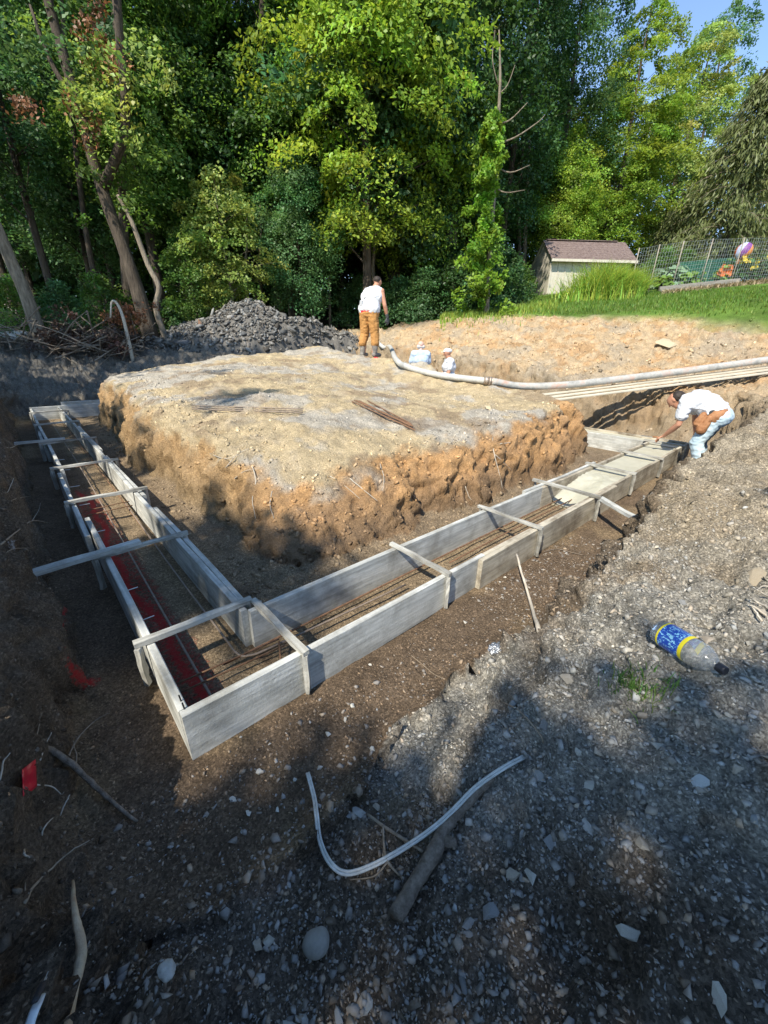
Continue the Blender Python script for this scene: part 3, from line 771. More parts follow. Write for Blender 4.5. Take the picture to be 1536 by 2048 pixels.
def proto(key, seed, H, base, R, n, nleaf, size, prof, cr=(.45, .85), up=.6, r0=.14, thick=.24, inner=.4, wob=.15, bark=None, tilt=.35, nb=40):
    rg = np.random.default_rng(seed)
    c_, th, h = crown_points(rg, H, base, R, n, prof, inner)
    rad = rg.uniform(cr[0], cr[1], len(c_)) * (1.15 - .45 * h)
    out = np.stack([np.cos(th), np.sin(th), np.zeros_like(th)], 1)
    nn = unit(np.array([0, 0, 1.0]) * up + out * tilt + rg.normal(size=(len(c_), 3)) * .18)
    V, F, co = clump_leaves(c_, rad, nn, nleaf, size, rg, thick)
    me = np_mesh('crown_' + key, V, F, [M_LEAF], co)
    PROTO[key] = (me, trunk_mesh('trunk_' + key, H * .97, r0, rg, bark or M_BARK, c_, wob=wob, nb=nb), H)
egg = lambda h: np.sin(np.clip(h * .92 + .08, 0, 1) * pi) ** .6 * (1 - .25 * h)
cone = lambda h: np.clip(1 - h, 0, 1) ** .75 * np.clip(h * 8 + .3, 0, 1)
tall = lambda h: np.clip(.55 + .6 * np.sin(h * pi * .9), 0, 1) * np.clip((1 - h) * 4, 0, 1) ** .5
proto('maple', 11, 11.5, 2.3, 2.9, 250, 190, .058, egg, (.45, .9), .8, .15, .13)
proto('tall', 12, 15, 3.2, 2.3, 260, 165, .060, tall, (.45, .85), .6, .17, .22, bark=M_BARK)
proto('bushy', 13, 8.5, 1.6, 2.4, 210, 165, .058, egg, (.45, .8), .6, .11, .24)
proto('small', 14, 4.3, .7, 1.35, 100, 120, .045, egg, (.28, .55), .8, .045, .15, bark=M_BARK_L, wob=.08)
proto('airy', 15, 13, 3.5, 2.4, 135, 130, .062, tall, (.4, .75), .55, .14, .26)
proto('under', 16, 1.6, .1, .95, 60, 80, .042, lambda h: np.clip(1.05 - h, 0, 1) ** .5, (.22, .42), .7, .015, .3, nb=20)
def place_tree(kind, x_, y_, sc, rz, mat, name, label, group=None, lean=None, wz=1.0, z_=None):
    me, tr, H_ = PROTO[kind]
    zz = gz(x_, y_) if z_ is None else z_
    o = thing(name, label, 'tree' if kind != 'under' else 'shrub', (x_, y_, zz - .03), rz, group)
    o.scale = (sc, sc, sc * wz)
    if lean: o.rotation_euler = (lean[0], lean[1], rz)
    link('trunk', tr, o)
    cr = link('crown', me, o); cr.material_slots[0].link = 'OBJECT'; cr.material_slots[0].material = mat
    return o
def px_xy(px, y_):
    """ground position at forward distance y_ below a photograph column, near the horizon"""
    d = pix(px, 640); return d.x / d.y * y_, y_
tr_rng = random.Random(5)
# the trees one can tell apart along the edge of the wood
def edge_tree(kind, px, y_, sc, mat, name, label, wz=1.0, lean=None):
    x_, y_ = px_xy(px, y_); return place_tree(kind, x_, y_, sc, tr_rng.uniform(0, 6.28), mat, name, label, None, lean, wz)
edge_tree('maple', 735, 16.8, 1.18, M_LEAF_Y, 'maple_tree', 'tall yellow-green maple rising behind the man in the white vest', 1.1)
edge_tree('bushy', 835, 18.6, 1.0, M_LEAF_Y, 'maple_tree', 'yellow-green maple crowded between the tall maple and the vine-covered snag', 1.25)
edge_tree('small', 470, 15.6, 1.12, M_LEAF_P, 'maple_sapling', 'pale yellowish small maple behind the dark rubble pile', 1.05)
edge_tree('small', 395, 15.2, .80, M_LEAF, 'maple_sapling', 'low green sapling with thin pale stems beside the rubble pile', 1.0)
edge_tree('bushy', 610, 17.2, .72, M_LEAF_B, 'young_tree', 'blue-green young tree behind the rubble pile next to the tall maple')
edge_tree('maple', 1185, 25.0, 1.02, M_LEAF_Y, 'maple_tree', 'broad yellow-green maple spreading above the shed roof', .98)
edge_tree('bushy', 1095, 23.5, .80, M_LEAF_Y, 'maple_tree', 'lower yellow-green maple just beside the shed roof', 1.0)
edge_tree('maple', 1285, 29.0, 1.12, M_LEAF_P, 'maple_tree', 'pale green maple behind the shed and the conifer', .96)
edge_tree('airy', 1310, 32.0, 1.12, M_LEAF_B, 'thin_tree', 'thin-crowned tree standing against the open sky', 1.0)
edge_tree('maple', 1480, 36.0, 1.15, M_LEAF, 'maple_tree', 'bright green tree rising behind the tall conifer', 1.0)
edge_tree('tall', 1075, 25.0, 1.0, M_LEAF_B, 'tall_tree', 'tall dusky green tree behind the vine-covered snag', 1.0)
edge_tree('tall', 985, 22.0, 1.0, M_LEAF_D, 'tall_tree', 'dark slender tree directly behind the vine-covered snag', 1.0)
edge_tree('tall', 330, 17.0, 1.05, M_LEAF, 'tall_tree', 'mid green tree beside the big leaning trunk', 1.0)
edge_tree('tall', 560, 19.0, 1.1, M_LEAF, 'tall_tree', 'tall mid green tree above the rubble pile', 1.0)
edge_tree('bushy', 420, 19.0, 1.2, M_LEAF, 'bushy_tree', 'full green tree above the pale small maple', 1.2)
edge_tree('airy', 120, 16.0, .95, M_LEAF_D, 'thin_tree', 'thin dark tree behind the brush pile', 1.0)
edge_tree('airy', -40, 14.5, .9, M_LEAF_D, 'thin_tree', 'thin shaded tree beyond the fallen log', 1.0)
edge_tree('bushy', 200, 19.5, 1.2, M_LEAF_B, 'bushy_tree', 'dusky bushy tree behind the leaning trunks', 1.15)
# the rest of the wood
i_ = 0
for row, (y_, n_) in enumerate([(20.5, 10), (24.5, 11), (29, 12), (34, 12)]):
    for k in range(n_):
        xx = (-1.05 + 1.55 * (k + .5 + tr_rng.uniform(-.35, .35)) / n_) * y_ * .98
        yy = y_ + tr_rng.uniform(-1.4, 1.4)
        if xx / yy > .22 and yy < 27: continue
        kind = tr_rng.choice(['tall', 'tall', 'bushy', 'airy', 'maple'])
        sc = tr_rng.uniform(.95, 1.3) * (1.0 if xx / yy < .15 else .78)
        if kind == 'bushy': sc *= 1.35
        place_tree(kind, xx, yy, sc, tr_rng.uniform(0, 6.28), tr_rng.choice([M_LEAF, M_LEAF_D, M_LEAF_D, M_LEAF_B, M_LEAF_D]), 'forest_tree', {'tall': 'tall columnar leafy tree standing deep in the dark wood', 'bushy': 'full bushy tree standing deep in the dark wood', 'airy': 'thin-crowned bare-stemmed tree deep in the dark wood', 'maple': 'broad-crowned maple standing deep in the dark wood'}[kind], 'trees deep in the wood', None, tr_rng.uniform(.95, 1.12))
        i_ += 1
# far wood that reads as one mass and closes the view
rg = np.random.default_rng(77)
cc = []; 
for k in range(2700):
    a = rg.uniform(-1.15, .62); d_ = rg.uniform(37, 44) if k < 1500 else rg.uniform(31, 36)
    top_ = 21 if a < .1 else (15 if a < .36 else 11.5)
    cc.append((a * d_, d_, 2.5 + rg.uniform(0, 1) * top_ if k < 1500 else 1.8 + rg.uniform(0, 5.2)))
cc = np.array(cc); nn = unit(np.stack([rg.normal(size=len(cc)) * .3, -np.ones(len(cc)) * .5, np.ones(len(cc)) * .7], 1))
V, F, co = clump_leaves(cc, rg.uniform(1.0, 1.8, len(cc)), nn, 28, .28, rg, .35)
tag(link('distant_wood', np_mesh('distant_wood', V, F, [M_LEAF_D], co)), 'dark mass of foliage closing the view behind the wood', 'wood', None, 'stuff')

# big leaning trunks at the left edge of the wood
def bare_trunk(name, pts, rad, mat, label, limbs=(), cat='tree', group=None):
    base = Vector(pts[0]); o = thing(name, label, cat, base, 0, group)
    mb = MB(); P_ = spline(pts, 4); R_ = np.interp(np.linspace(0, len(pts) - 1, len(P_)), np.arange(len(pts)), rad)
    mb.tube([p - base for p in P_], list(R_), 10); mb.build('trunk', mat, o, True)
    for (lp, lr) in limbs:
        mb = MB(); Q = spline(lp, 4); rr = np.interp(np.linspace(0, len(lp) - 1, len(Q)), np.arange(len(lp)), lr)
        mb.tube([q - base for q in Q], list(rr), 6); mb.build('limb', mat, o, True)
    return o
def up_path(pxs, y_, sink=.15):
    L_ = [at_y(a, b, y_ + k * .0) for k, (a, b) in enumerate(pxs)]
    L_[0].z = min(L_[0].z, gz(L_[0].x, L_[0].y) - sink)
    return L_
bt = up_path([(303, 668), (262, 540), (205, 380), (160, 220), (118, 80), (80, -60), (40, -200)], 14.0)
ob = bare_trunk('leaning_tree', bt, [.27, .18, .155, .14, .12, .10, .07], M_BARK, 'thick leaning grey-brown trunk at the edge of the wood',
           [([bt[2], at_y(250, 250, 13.6), at_y(238, 60, 13.4), at_y(230, -90, 13.4)], [.14, .12, .10, .07]),
            ([bt[3], at_y(100, 120, 14.0), at_y(60, 10, 14.2)], [.08, .06, .03])])
b2 = up_path([(335, 672), (312, 620), (318, 575), (296, 530), (262, 440), (235, 390)], 13.6)
bare_trunk('curved_tree', b2, [.10, .08, .075, .07, .06, .04], M_BARK_L, 'slender crooked pale trunk beside the thick leaning one')
b3 = up_path([(72, 640), (50, 585), (25, 530), (0, 470), (-40, 380), (-90, 250)], 12.5)
bare_trunk('stripped_tree', b3, [.20, .16, .15, .14, .13, .10], M_BARK_L, 'pale stripped leaning trunk behind the brush pile')
b4 = up_path([(205, 640), (190, 560), (170, 450), (152, 300), (135, 150), (120, -40)], 15.5)
bare_trunk('slim_tree', b4, [.11, .09, .08, .075, .06, .05], M_BARK, 'slim dark trunk left of the thick leaning one')
b5 = up_path([(262, 655), (252, 560), (246, 400), (240, 200), (232, 0)], 15.0)
bare_trunk('straight_tree', b5, [.16, .14, .13, .12, .09], M_BARK, 'straight reddish-brown trunk behind the leaning tree')
for k, (px, y_, r_) in enumerate([(520, 17.5, .085), (492, 16.8, .07), (748, 18.4, .10), (800, 19, .07), (660, 19, .06), (1050, 24, .13), (1043, 23, .11), (905, 20, .1), (430, 21, .08), (360, 20, .07), (580, 20, .1)]):
    p = up_path([(px, 640), (px + tr_rng.uniform(-4, 4), 520), (px + tr_rng.uniform(-8, 8), 380), (px * 1.06 - 46 + tr_rng.uniform(-10, 10), 150), (px * 1.1 - 77, -60)] if y_ > 18.5 else [(px, 640), (px + 3, 590), (px - 2, 540), (px + 2, 480), (px, 410)], y_)
    bare_trunk('pole_trunk', p, [r_, r_ * .85, r_ * .75, r_ * .5, r_ * .4], M_BARK_L if k % 3 else M_BARK, 'thin straight trunk showing in the shade of the wood', (), 'tree', 'thin trunks in the shade of the wood')
# dead snag wrapped in vine
sb = up_path([(975, 610), (976, 540), (985, 430), (992, 300), (1000, 170), (998, 60)], 15.4)
snag = bare_trunk('dead_tree', sb, [.11, .085, .07, .06, .04, .015], M_BARK_L, 'dead grey tree wrapped in bright green vine',
    [([at_y(990, 250, 15.4), at_y(1020, 240, 15.25), at_y(1055, 205, 15.15)], [.03, .02, .008]), ([at_y(988, 290, 15.4), at_y(1030, 275, 15.25), at_y(1075, 245, 15.15), at_y(1090, 230, 15.15)], [.03, .022, .014, .006]),
     ([at_y(985, 330, 15.4), at_y(1020, 345, 15.25), at_y(1060, 330, 15.15)], [.028, .02, .008]), ([at_y(996, 190, 15.4), at_y(1015, 170, 15.3), at_y(1030, 130, 15.3)], [.02, .014, .006]),
     ([at_y(996, 170, 15.4), at_y(985, 120, 15.3), at_y(990, 60, 15.3)], [.02, .014, .006]), ([at_y(984, 370, 15.4), at_y(1010, 385, 15.25), at_y(1050, 380, 15.15)], [.025, .018, .008])])
rg = np.random.default_rng(31); vc = []; vr = []
for k in range(150):
    u = rg.uniform(0, 1); px = np.interp(u, [0, .3, .6, 1], [958, 965, 975, 990]) + rg.normal() * (26 - 18 * u); py = np.interp(u, [0, 1], [615, 225])
    q = at_y(px, py, 15.25 + rg.normal() * .3); vc.append(tuple(q - snag.location)); vr.append(rg.uniform(.12, .30) * (1.15 - .5 * u))
V, F, co = clump_leaves(np.array(vc), np.array(vr), unit(np.tile([0, -.5, .8], (150, 1)) + rg.normal(size=(150, 3)) * .4), 95, .062, rg, .4)
link('vine', np_mesh('vine', V, F, [leaf_mat('vine_leaves', (.20, .36, .035), (.36, .56, .05), .38)], co), snag)
# dried brown sprays hanging in the leaning trees
rg = np.random.default_rng(9)
for (px, py, y_, n_, w_, h_) in [(190, 40, 13.7, 14, 30, 45), (240, 150, 13.5, 6, 10, 20), (175, 200, 13.6, 8, 18, 40), (47, 205, 13.0, 6, 10, 14)]:
    base = at_y(px, py, y_); cs = np.array([tuple(at_y(px + rg.normal() * w_, py + rg.normal() * h_, y_ + rg.normal() * .2) - base) for _ in range(n_)])
    V, F, co = clump_leaves(cs, rg.uniform(.15, .35, n_), unit(rg.normal(size=(n_, 3)) + np.array([0, -.4, .4])), 34, .05, rg, .5)
    o = link('dead_leaves', np_mesh('dead_leaves', V, F, [M_DRY], co), ob); o.location = base - ob.location
for (px, py, y_, n_, w_, h_, mt) in [(215, 190, 13.4, 26, 55, 60, M_LEAF_P), (130, 90, 13.9, 26, 60, 70, M_LEAF_B), (270, 310, 14.3, 30, 60, 80, M_LEAF)]:
    base = at_y(px, py, y_); cs = np.array([tuple(at_y(px + rg.normal() * w_, py + rg.normal() * h_, y_ + rg.normal() * .4) - base) for _ in range(n_)])
    V, F, co = clump_leaves(cs, rg.uniform(.2, .5, n_), unit(rg.normal(size=(n_, 3)) * .4 + np.array([0, -.2, .9])), 60, .065, rg, .3)
    o = link('crown', np_mesh('crown_leaning', V, F, [mt], co), ob); o.location = base - ob.location
# conifer by the garden
def conifer(px, y_, H, R, name, label, seed):
    x_, y_ = px_xy(px, y_); rg = np.random.default_rng(seed); o = thing(name, label, 'tree', (x_, y_, gz(x_, y_) - .1))
    trunk = trunk_mesh('conifer_trunk', H, .2, rg, M_BARK, None, wob=.05); link('trunk', trunk, o)
    C_ = []; D_ = []; mb = MB()
    for k in range(170):
        u = (k + rg.uniform()) / 170; z0 = .4 + u * (H - .6); L_ = R * (1 - u) ** .8 + .25; a = rg.uniform(0, 2 * pi)
        dr = np.array([cos(a), sin(a), 0]); pts = []
        for j in range(8):
            w = j / 7; pts.append(dr * L_ * w + np.array([0, 0, z0 + .30 * L_ * w - .50 * L_ * w * w]))
        mb.tube([Vector(p) for p in pts], [.022 * (1 - .8 * j / 7) for j in range(8)], 3, cap=False)
        for j in range(1, 8):
            for q in range(15):
                sdv = np.array([-dr[1], dr[0], 0]) * rg.normal() * .36 * (1 - .4 * j / 7)
                C_.append(pts[j] + sdv + np.array([0, 0, -abs(rg.normal()) * .26]) + rg.normal(size=3) * .07); D_.append(dr * .6 + np.array([0, 0, -1.0]) + rg.normal(size=3) * .35)
    C_ = np.array(C_); D_ = unit(np.array(D_)); Nn = unit(np.cross(D_, rg.normal(size=(len(D_), 3))))
    V, F = leaf_quads(C_, Nn, .145, rg, .21, D_)
    co = np.repeat(np.clip(1 + rg.normal(size=len(C_)) * .25, .4, 1.8)[:, None] * np.ones(3), 4, axis=0)
    mb.build('limbs', M_TWIG, o, True)
    link('crown', np_mesh('conifer_crown', V, F, [M_NEEDLE], co), o)
conifer(1405, 23.5, 8.8, 4.0, 'conifer_tree', 'tall drooping olive-green conifer behind the garden fence', 3)
conifer(1318, 25.5, 4.6, 2.2, 'conifer_tree', 'shorter olive conifer between the shed and the taller one', 4)
conifer(1490, 25.5, 9.8, 3.6, 'conifer_tree', 'dark conifer at the far end of the garden fence', 8)
# undergrowth along the edge of the wood
und = []
for (px, y_, sc) in [(345, 14.6, .7), (130, 13.6, .9), (40, 13.0, .9), (210, 14.4, 1.0), (800, 17.0, .95), (850, 16.6, 1.0), (905, 17.0, 1.2), (955, 16.6, 1.2), (1000, 17.5, 1.1), (1035, 19.5, .8), (890, 18.5, 1.5), (830, 19, 1.4), (770, 18.2, .9), (980, 19.5, 1.5), (720, 19, 1.2), (1300, 22, 1.0), (1340, 21.5, .9)]:
    x_, yy = px_xy(px, y_)
    place_tree('under', x_, yy, sc * 1.05, tr_rng.uniform(0, 6.28), tr_rng.choice([M_LEAF, M_LEAF_D, M_LEAF_D, M_LEAF_B]), 'shrub', 'low leafy shrub growing at the edge of the wood', 'shrubs at the edge of the wood')

# trees behind and beside the camera: they shade the left leg and the foreground
SHX, SHY = -SUN_H.x / tan(SUN_EL), -SUN_H.y / tan(SUN_EL)
def shade_want(p):
    s_, t_ = (p[:, 0] - AX) * D2[0] + (p[:, 1] - AY) * D2[1], (p[:, 0] - AX) * D1[0] + (p[:, 1] - AY) * D1[1]
    w = np.zeros(len(p))
    w = np.maximum(w, .66 * sstep(-1.05, -1.35, t_) * sstep(1.4, .6, s_))
    w = np.maximum(w, .46 * sstep(-.55, -.95, t_) * sstep(3.2, 1.8, s_))
    w = np.maximum(w, .38 * sstep(-.55, -.95, t_) * sstep(10, 6, s_))
    w = np.maximum(w, .30 * sstep(-.2, -.6, t_) * sstep(3.2, 1.5, s_))
    w = np.maximum(w, .31 * sstep(1.6, .7, s_))
    w = np.maximum(w, .80 * sstep(-.9, -1.4, s_))
    w = np.maximum(w, .27 * sstep(2.8, 1.5, s_))
    w = np.maximum(w, .75 * sstep(5.2, 3.4, s_ - .35 * (t_ - 7)) * sstep(5.5, 7.0, t_))
    w = np.maximum(w, .85 * sstep(9.3, 10.5, t_) * sstep(9.5, 7.0, s_) * sstep(14.8, 13.2, t_))
    w = w * (1 - .9 * np.exp(-((s_ - 2.7) / .8) ** 2 - ((t_ + 1.15) / .35) ** 2)) * (1 - .8 * np.exp(-((s_ - 4) / 1.2) ** 2 - ((t_ + .65) / .25) ** 2))
    w = w * (1 - .8 * np.exp(-((s_ - .45) / .45) ** 2 - ((t_ + .45) / .25) ** 2)) * (1 - .75 * np.exp(-((s_ - .05) / .16) ** 2 - ((t_ + .8) / .4) ** 2))
    w = w * (1 - .35 * np.exp(-((s_ - .3) / .3) ** 2) * sstep(.2, .8, t_) * sstep(8, 6, t_))
    return w
def shade_tree(x_, y_, H, base, R, n, seed, label):
    rg = np.random.default_rng(seed); z_ = gz(x_, y_)
    c_, th, h = crown_points(rg, H, base, R, n, egg, .1)
    rad = rg.uniform(.35, .6, len(c_))
    wpos = c_ + np.array([x_, y_, z_])
    sh = wpos[:, :2] + (wpos[:, 2:3] - .4) * np.array([SHX, SHY])
    for _ in range(2):
        zg = np.array([gz(a, b) for a, b in sh])[:, None]; sh = wpos[:, :2] + (wpos[:, 2:3] - zg) * np.array([SHX, SHY])
    q = np.stack([sh[:, 0] * 1.15, sh[:, 1] * 1.15, np.zeros(len(sh))], 1)
    nv = np.clip(.5 + .62 * fbm(q, 2, 55), 0, 1)
    keep = nv < shade_want(sh)
    c_, th, rad = c_[keep], th[keep], rad[keep]
    o = thing('shade_tree', label, 'tree', (x_, y_, z_ - .05))
    link('trunk', trunk_mesh('shade_trunk', H * .95, .2, rg, M_BARK, c_, nb=25), o)
    nn = unit(np.tile([0, 0, 1.0], (len(c_), 1)) + rg.normal(size=(len(c_), 3)) * .25)
    V, F, co = clump_leaves(c_, rad, nn, 34, .095, rg, .3)
    link('crown', np_mesh('shade_crown', V, F, [M_LEAF], co), o)
for k, (x_, y_, H, base, R, n) in enumerate([(-4.5, -7.5, 12, 4.5, 4.6, 520), (.8, -7.0, 12, 4.5, 4.6, 520), (-9.5, -3.5, 13, 4, 4.8, 560), (-12.5, 2.5, 13, 4, 4.8, 560), (-15, 8, 13, 4, 4.5, 460), (4.5, -4.5, 11, 4.5, 4.0, 420), (-8, -9.5, 14, 6, 4.5, 420)]):
    shade_tree(x_, y_, H, base, R, n, 200 + k, ['broad tree shading the near bank', 'broad tree shading the right bank', 'leafy tree shading the left leg of the form', 'leafy tree shading the left bank', 'leafy tree standing beside the brush pile', 'leafy tree shading the far right bank', 'tall tree shading the foreground gravel'][k])
# ------------------------------------------------------------------ people
def C(a, b, ra, rb): return ('c', Vector(a), Vector(b), ra, rb)
def E_(c_, r, rot=(0, 0, 0)): return ('e', Vector(c_), Vector(r), rot)
def blob(name, prims, mat, parent, voxel=.012, smooth=4, noise=0.0, nscale=14.0):
    """capsules and ellipsoids welded into one continuous skin"""
    bm = bmesh.new()
    for p in prims:
        b2_ = bmesh.new()
        if p[0] == 'c':
            for (q, r) in ((p[1], p[3]), (p[2], p[4])):
                bmesh.ops.create_icosphere(b2_, subdivisions=2, radius=r, matrix=Matrix.Translation(q))
            res = bmesh.ops.convex_hull(b2_, input=b2_.verts[:])
            bmesh.ops.delete(b2_, geom=[g for g in res['geom_interior'] if isinstance(g, bmesh.types.BMVert)], context='VERTS')
        else:
            from mathutils import Euler
            mt = Matrix.Translation(p[1]) @ Euler(p[3]).to_matrix().to_4x4() @ Matrix.Diagonal((*p[2], 1))
            bmesh.ops.create_icosphere(b2_, subdivisions=3, radius=1.0, matrix=mt)
        tmp = bpy.data.meshes.new('tmp'); b2_.to_mesh(tmp); b2_.free(); bm.from_mesh(tmp); bpy.data.meshes.remove(tmp)
    me = bpy.data.meshes.new(name); bm.to_mesh(me); bm.free()
    o = bpy.data.objects.new(name, me); COL.objects.link(o)
    r = o.modifiers.new('r', 'REMESH'); r.mode = 'VOXEL'; r.voxel_size = voxel; r.use_smooth_shade = True
    if smooth:
        sm = o.modifiers.new('s', 'SMOOTH'); sm.factor = .5; sm.iterations = smooth
    dg = bpy.context.evaluated_depsgraph_get(); dg.update()
    m2 = bpy.data.meshes.new_from_object(o.evaluated_get(dg)); m2.name = name
    o.modifiers.clear(); o.data = m2; bpy.data.meshes.remove(me)
    if noise:
        n = len(m2.vertices); co = np.empty(n * 3, np.float32); m2.vertices.foreach_get('co', co); co = co.reshape(-1, 3).astype(float)
        nr = np.empty(n * 3, np.float32); m2.vertices.foreach_get('normal', nr); nr = nr.reshape(-1, 3)
        q = co * np.array([nscale, nscale, nscale * 1.6])
        co += nr * (noise * (1 - 2 * np.abs(fbm(q, 3, 3))))[:, None]
        m2.vertices.foreach_set('co', co.astype(np.float32).ravel()); m2.update()
    m2.materials.clear(); m2.materials.append(mat)
    o.parent = parent
    return o
def hand_prims(w, d, n, side=1, L_=.185, curl=.5, spread=.35):
    """wrist w, hand direction d, palm normal n; five unequal bent fingers, thumb from the side of the palm"""
    w, d, n = Vector(w), Vector(d).normalized(), Vector(n).normalized()
    n = (n - d * n.dot(d)).normalized(); a = d.cross(n) * side
    out = []; pl = L_ * .52
    for k in range(4):
        off = (k - 1.5) * .0205
        out.append(C(w + a * off * .6 + d * .01, w + d * pl + a * off, .013, .0115))
        fl = L_ * (.48, .54, .50, .38)[k]
        p0 = w + d * pl + a * off; q = d
        for j, fr in enumerate((.45, .30, .25)):
            q = (q * cos(curl * .75) + n * sin(curl * .75)).normalized(); p1 = p0 + (q + a * (k - 1.5) * .06 * spread) * fl * fr
            out.append(C(p0, p1, .0096 - j * .0008, .0090 - j * .0008)); p0 = p1
    tb = w + a * (-.028) + d * .03; td = (d * .75 - a * .75 + n * .25).normalized(); t1 = tb + td * .045; t2 = t1 + (d * .9 - a * .2 + n * .3).normalized() * .045
    out += [C(tb, t1, .013, .0115), C(t1, t2, .0112, .009)]
    return out
def head_prims(c_, f, up):
    """head with brow, nose, lips, chin and ears; c_ centre of the skull, f facing"""
    c_, f, up = Vector(c_), Vector(f).normalized(), Vector(up).normalized(); up = (up - f * up.dot(f)).normalized(); r = f.cross(up)
    out = [C(c_ - f * .02 + up * .02, c_ + f * .025 + up * .015, .088, .080), C(c_ + f * .02 - up * .02, c_ + f * .04 - up * .085, .068, .040),
           C(c_ + f * .095 + up * .005, c_ + f * .112 - up * .028, .010, .014), C(c_ + f * .078 + r * .03 + up * .024, c_ + f * .078 - r * .03 + up * .024, .014, .014),
           C(c_ + f * .082 + r * .018 - up * .058, c_ + f * .082 - r * .018 - up * .058, .010, .010)]
    for sgn in (-1, 1):
        e = c_ + r * sgn * .082 - f * .008
        out += [C(e + up * .02, e - up * .02 + f * .006, .014, .010), E_(c_ + f * .062 + r * sgn * .04 - up * .02, (.024, .024, .026))]
    return out
M_SKIN = rough_mat('skin_tanned', (.42, .20, .125), (.55, .285, .185), 12, .55, .2, 90, spec=.4, dist=.002)
M_SKIN_P = rough_mat('skin_pale_pink', (.58, .34, .27), (.68, .43, .35), 12, .5, .2, 90, spec=.45, dist=.002)
M_WSHIRT = rough_mat('white_cotton', (.54, .56, .60), (.66, .67, .70), 5, .9, .5, 30, dist=.006)
M_TAN = rough_mat('tan_canvas', (.33, .16, .05), (.48, .25, .085), 7, .9, .6, 25, dist=.008)
M_JEAN = rough_mat('pale_denim', (.34, .46, .54), (.52, .62, .67), 8, .9, .6, 26, dist=.007)
M_RUBBER = rough_mat('muddy_rubber', (.10, .095, .09), (.30, .27, .23), 14, .75, .4, 50)
M_GLOVE = rough_mat('dark_glove', (.035, .04, .045), (.12, .12, .12), 20, .8, .4, 60)
M_HAIR = rough_mat('dark_hair', (.018, .014, .012), (.05, .038, .03), 60, .6, .6, 200, dist=.004)
M_REDC = plain('red_cotton', (.62, .03, .05), .8)
M_STRAP = plain('black_strap', (.03, .03, .032), .6)
M_LEATHER = rough_mat('tan_leather', (.24, .10, .04), (.42, .21, .10), 14, .7, .5, 50)
M_BLUE_SHIRT = rough_mat('pale_blue_cotton', (.36, .47, .62), (.50, .60, .72), 8, .9, .4, 30)
M_GREYCAP = rough_mat('white_cap', (.60, .60, .62), (.75, .75, .76), 12, .85, .3, 50)

# --- the man standing at the end of the hose, seen from behind, bowed to his right
mx, my = at_y(738, 703, 10.7).x, 10.7
mz = gz(mx, my)
p1 = thing('person', 'man in white sleeveless shirt and tan trousers looking down at the hose end', 'person', (mx, my, mz), radians(-34))
p1.scale = (1.14, 1.1, 1.05)
hd = Vector((.0, .30, 1.60)); hf = Vector((.1, .78, -.62))
body = [C((-.09, .0, .95), (.09, .0, .95), .13, .13), C((0, .02, 1.0), (0, .10, 1.26), .13, .14), C((-.12, .15, 1.36), (.12, .15, 1.36), .09, .09), C((0, .19, 1.43), (0, .25, 1.52), .062, .058)]
body += head_prims(hd, hf, (0, .6, .8))
for sgn in (-1, 1):
    sh = Vector((.20 * sgn, .16, 1.385)); el = Vector((.285 * sgn, .17, 1.10)); wr = Vector((.29 * sgn, .24 + .03 * sgn, .86))
    body += [C((.1 * sgn, .15, 1.38), sh, .085, .070), C(sh, sh.lerp(el, .45), .066, .054), C(sh.lerp(el, .45), el, .054, .043), C(el, el.lerp(wr, .35), .044, .046), C(el.lerp(wr, .35), wr, .046, .029)]
    body += hand_prims(wr, (.05 * sgn, .25, -1), (-sgn, .2, 0), sgn, .17, .45)
    body += [C((.10 * sgn, 0, .9), (.12 * sgn, .02, .5), .085, .06), C((.12 * sgn, .02, .5), (.13 * sgn, -.01, .1), .055, .04)]
blob('body', body, M_SKIN, p1, .011, 3)
blob('hair', [E_(hd + Vector((0, -.005, .030)), (.088, .094, .080), (-.5, 0, 0))], M_HAIR, p1, .010, 1, .004, 60)
shirt = [C((-.10, .0, 1.02), (.10, .0, 1.02), .160, .160), C((-.06, .04, 1.10), (.06, .04, 1.10), .178, .178), C((-.08, .10, 1.26), (.08, .10, 1.26), .182, .182), C((-.145, .15, 1.37), (.145, .15, 1.37), .108, .108), C((-.08, .19, 1.43), (.08, .19, 1.43), .078, .078)]
sh_ = blob('shirt', shirt, M_WSHIRT, p1, .012, 4, .005, 11)
blob('waistband', [C((-.095, .0, .985), (.095, .0, .985), .148, .148)], M_REDC, p1, .012, 2)
tro = [C((-.095, .0, .93), (.095, .0, .93), .145, .145)]
for sgn in (-1, 1):
    hp, kn, an = Vector((.10 * sgn, -.01, .88)), Vector((.135 * sgn, .03, .50)), Vector((.15 * sgn, -.01 + .03 * sgn, .30))
    tro += [C(hp, kn, .125, .098), C(kn, an, .098, .092)]
blob('trousers', tro, M_TAN, p1, .012, 4, .007, 9)
for sgn in (-1, 1):
    yy = .02 * sgn
    blob('boot', [C((.15 * sgn, -.01 + yy, .32), (.15 * sgn, -.015 + yy, .10), .072, .058), C((.15 * sgn, -.04 + yy, .05), (.165 * sgn, .15 + yy, .042), .052, .045)], M_RUBBER, p1, .011, 2)
    wr = Vector((.29 * sgn, .24 + .03 * sgn, .86)); el = Vector((.285 * sgn, .17, 1.10))
    gl = [C(el.lerp(wr, .75), wr, .040, .036)] + [('c', p[1], p[2], p[3] + .004, p[4] + .004) for p in hand_prims(wr, (.05 * sgn, .25, -1), (-sgn, .2, 0), sgn, .17, .45)]
    blob('glove', gl, M_GLOVE, p1, .008, 1)
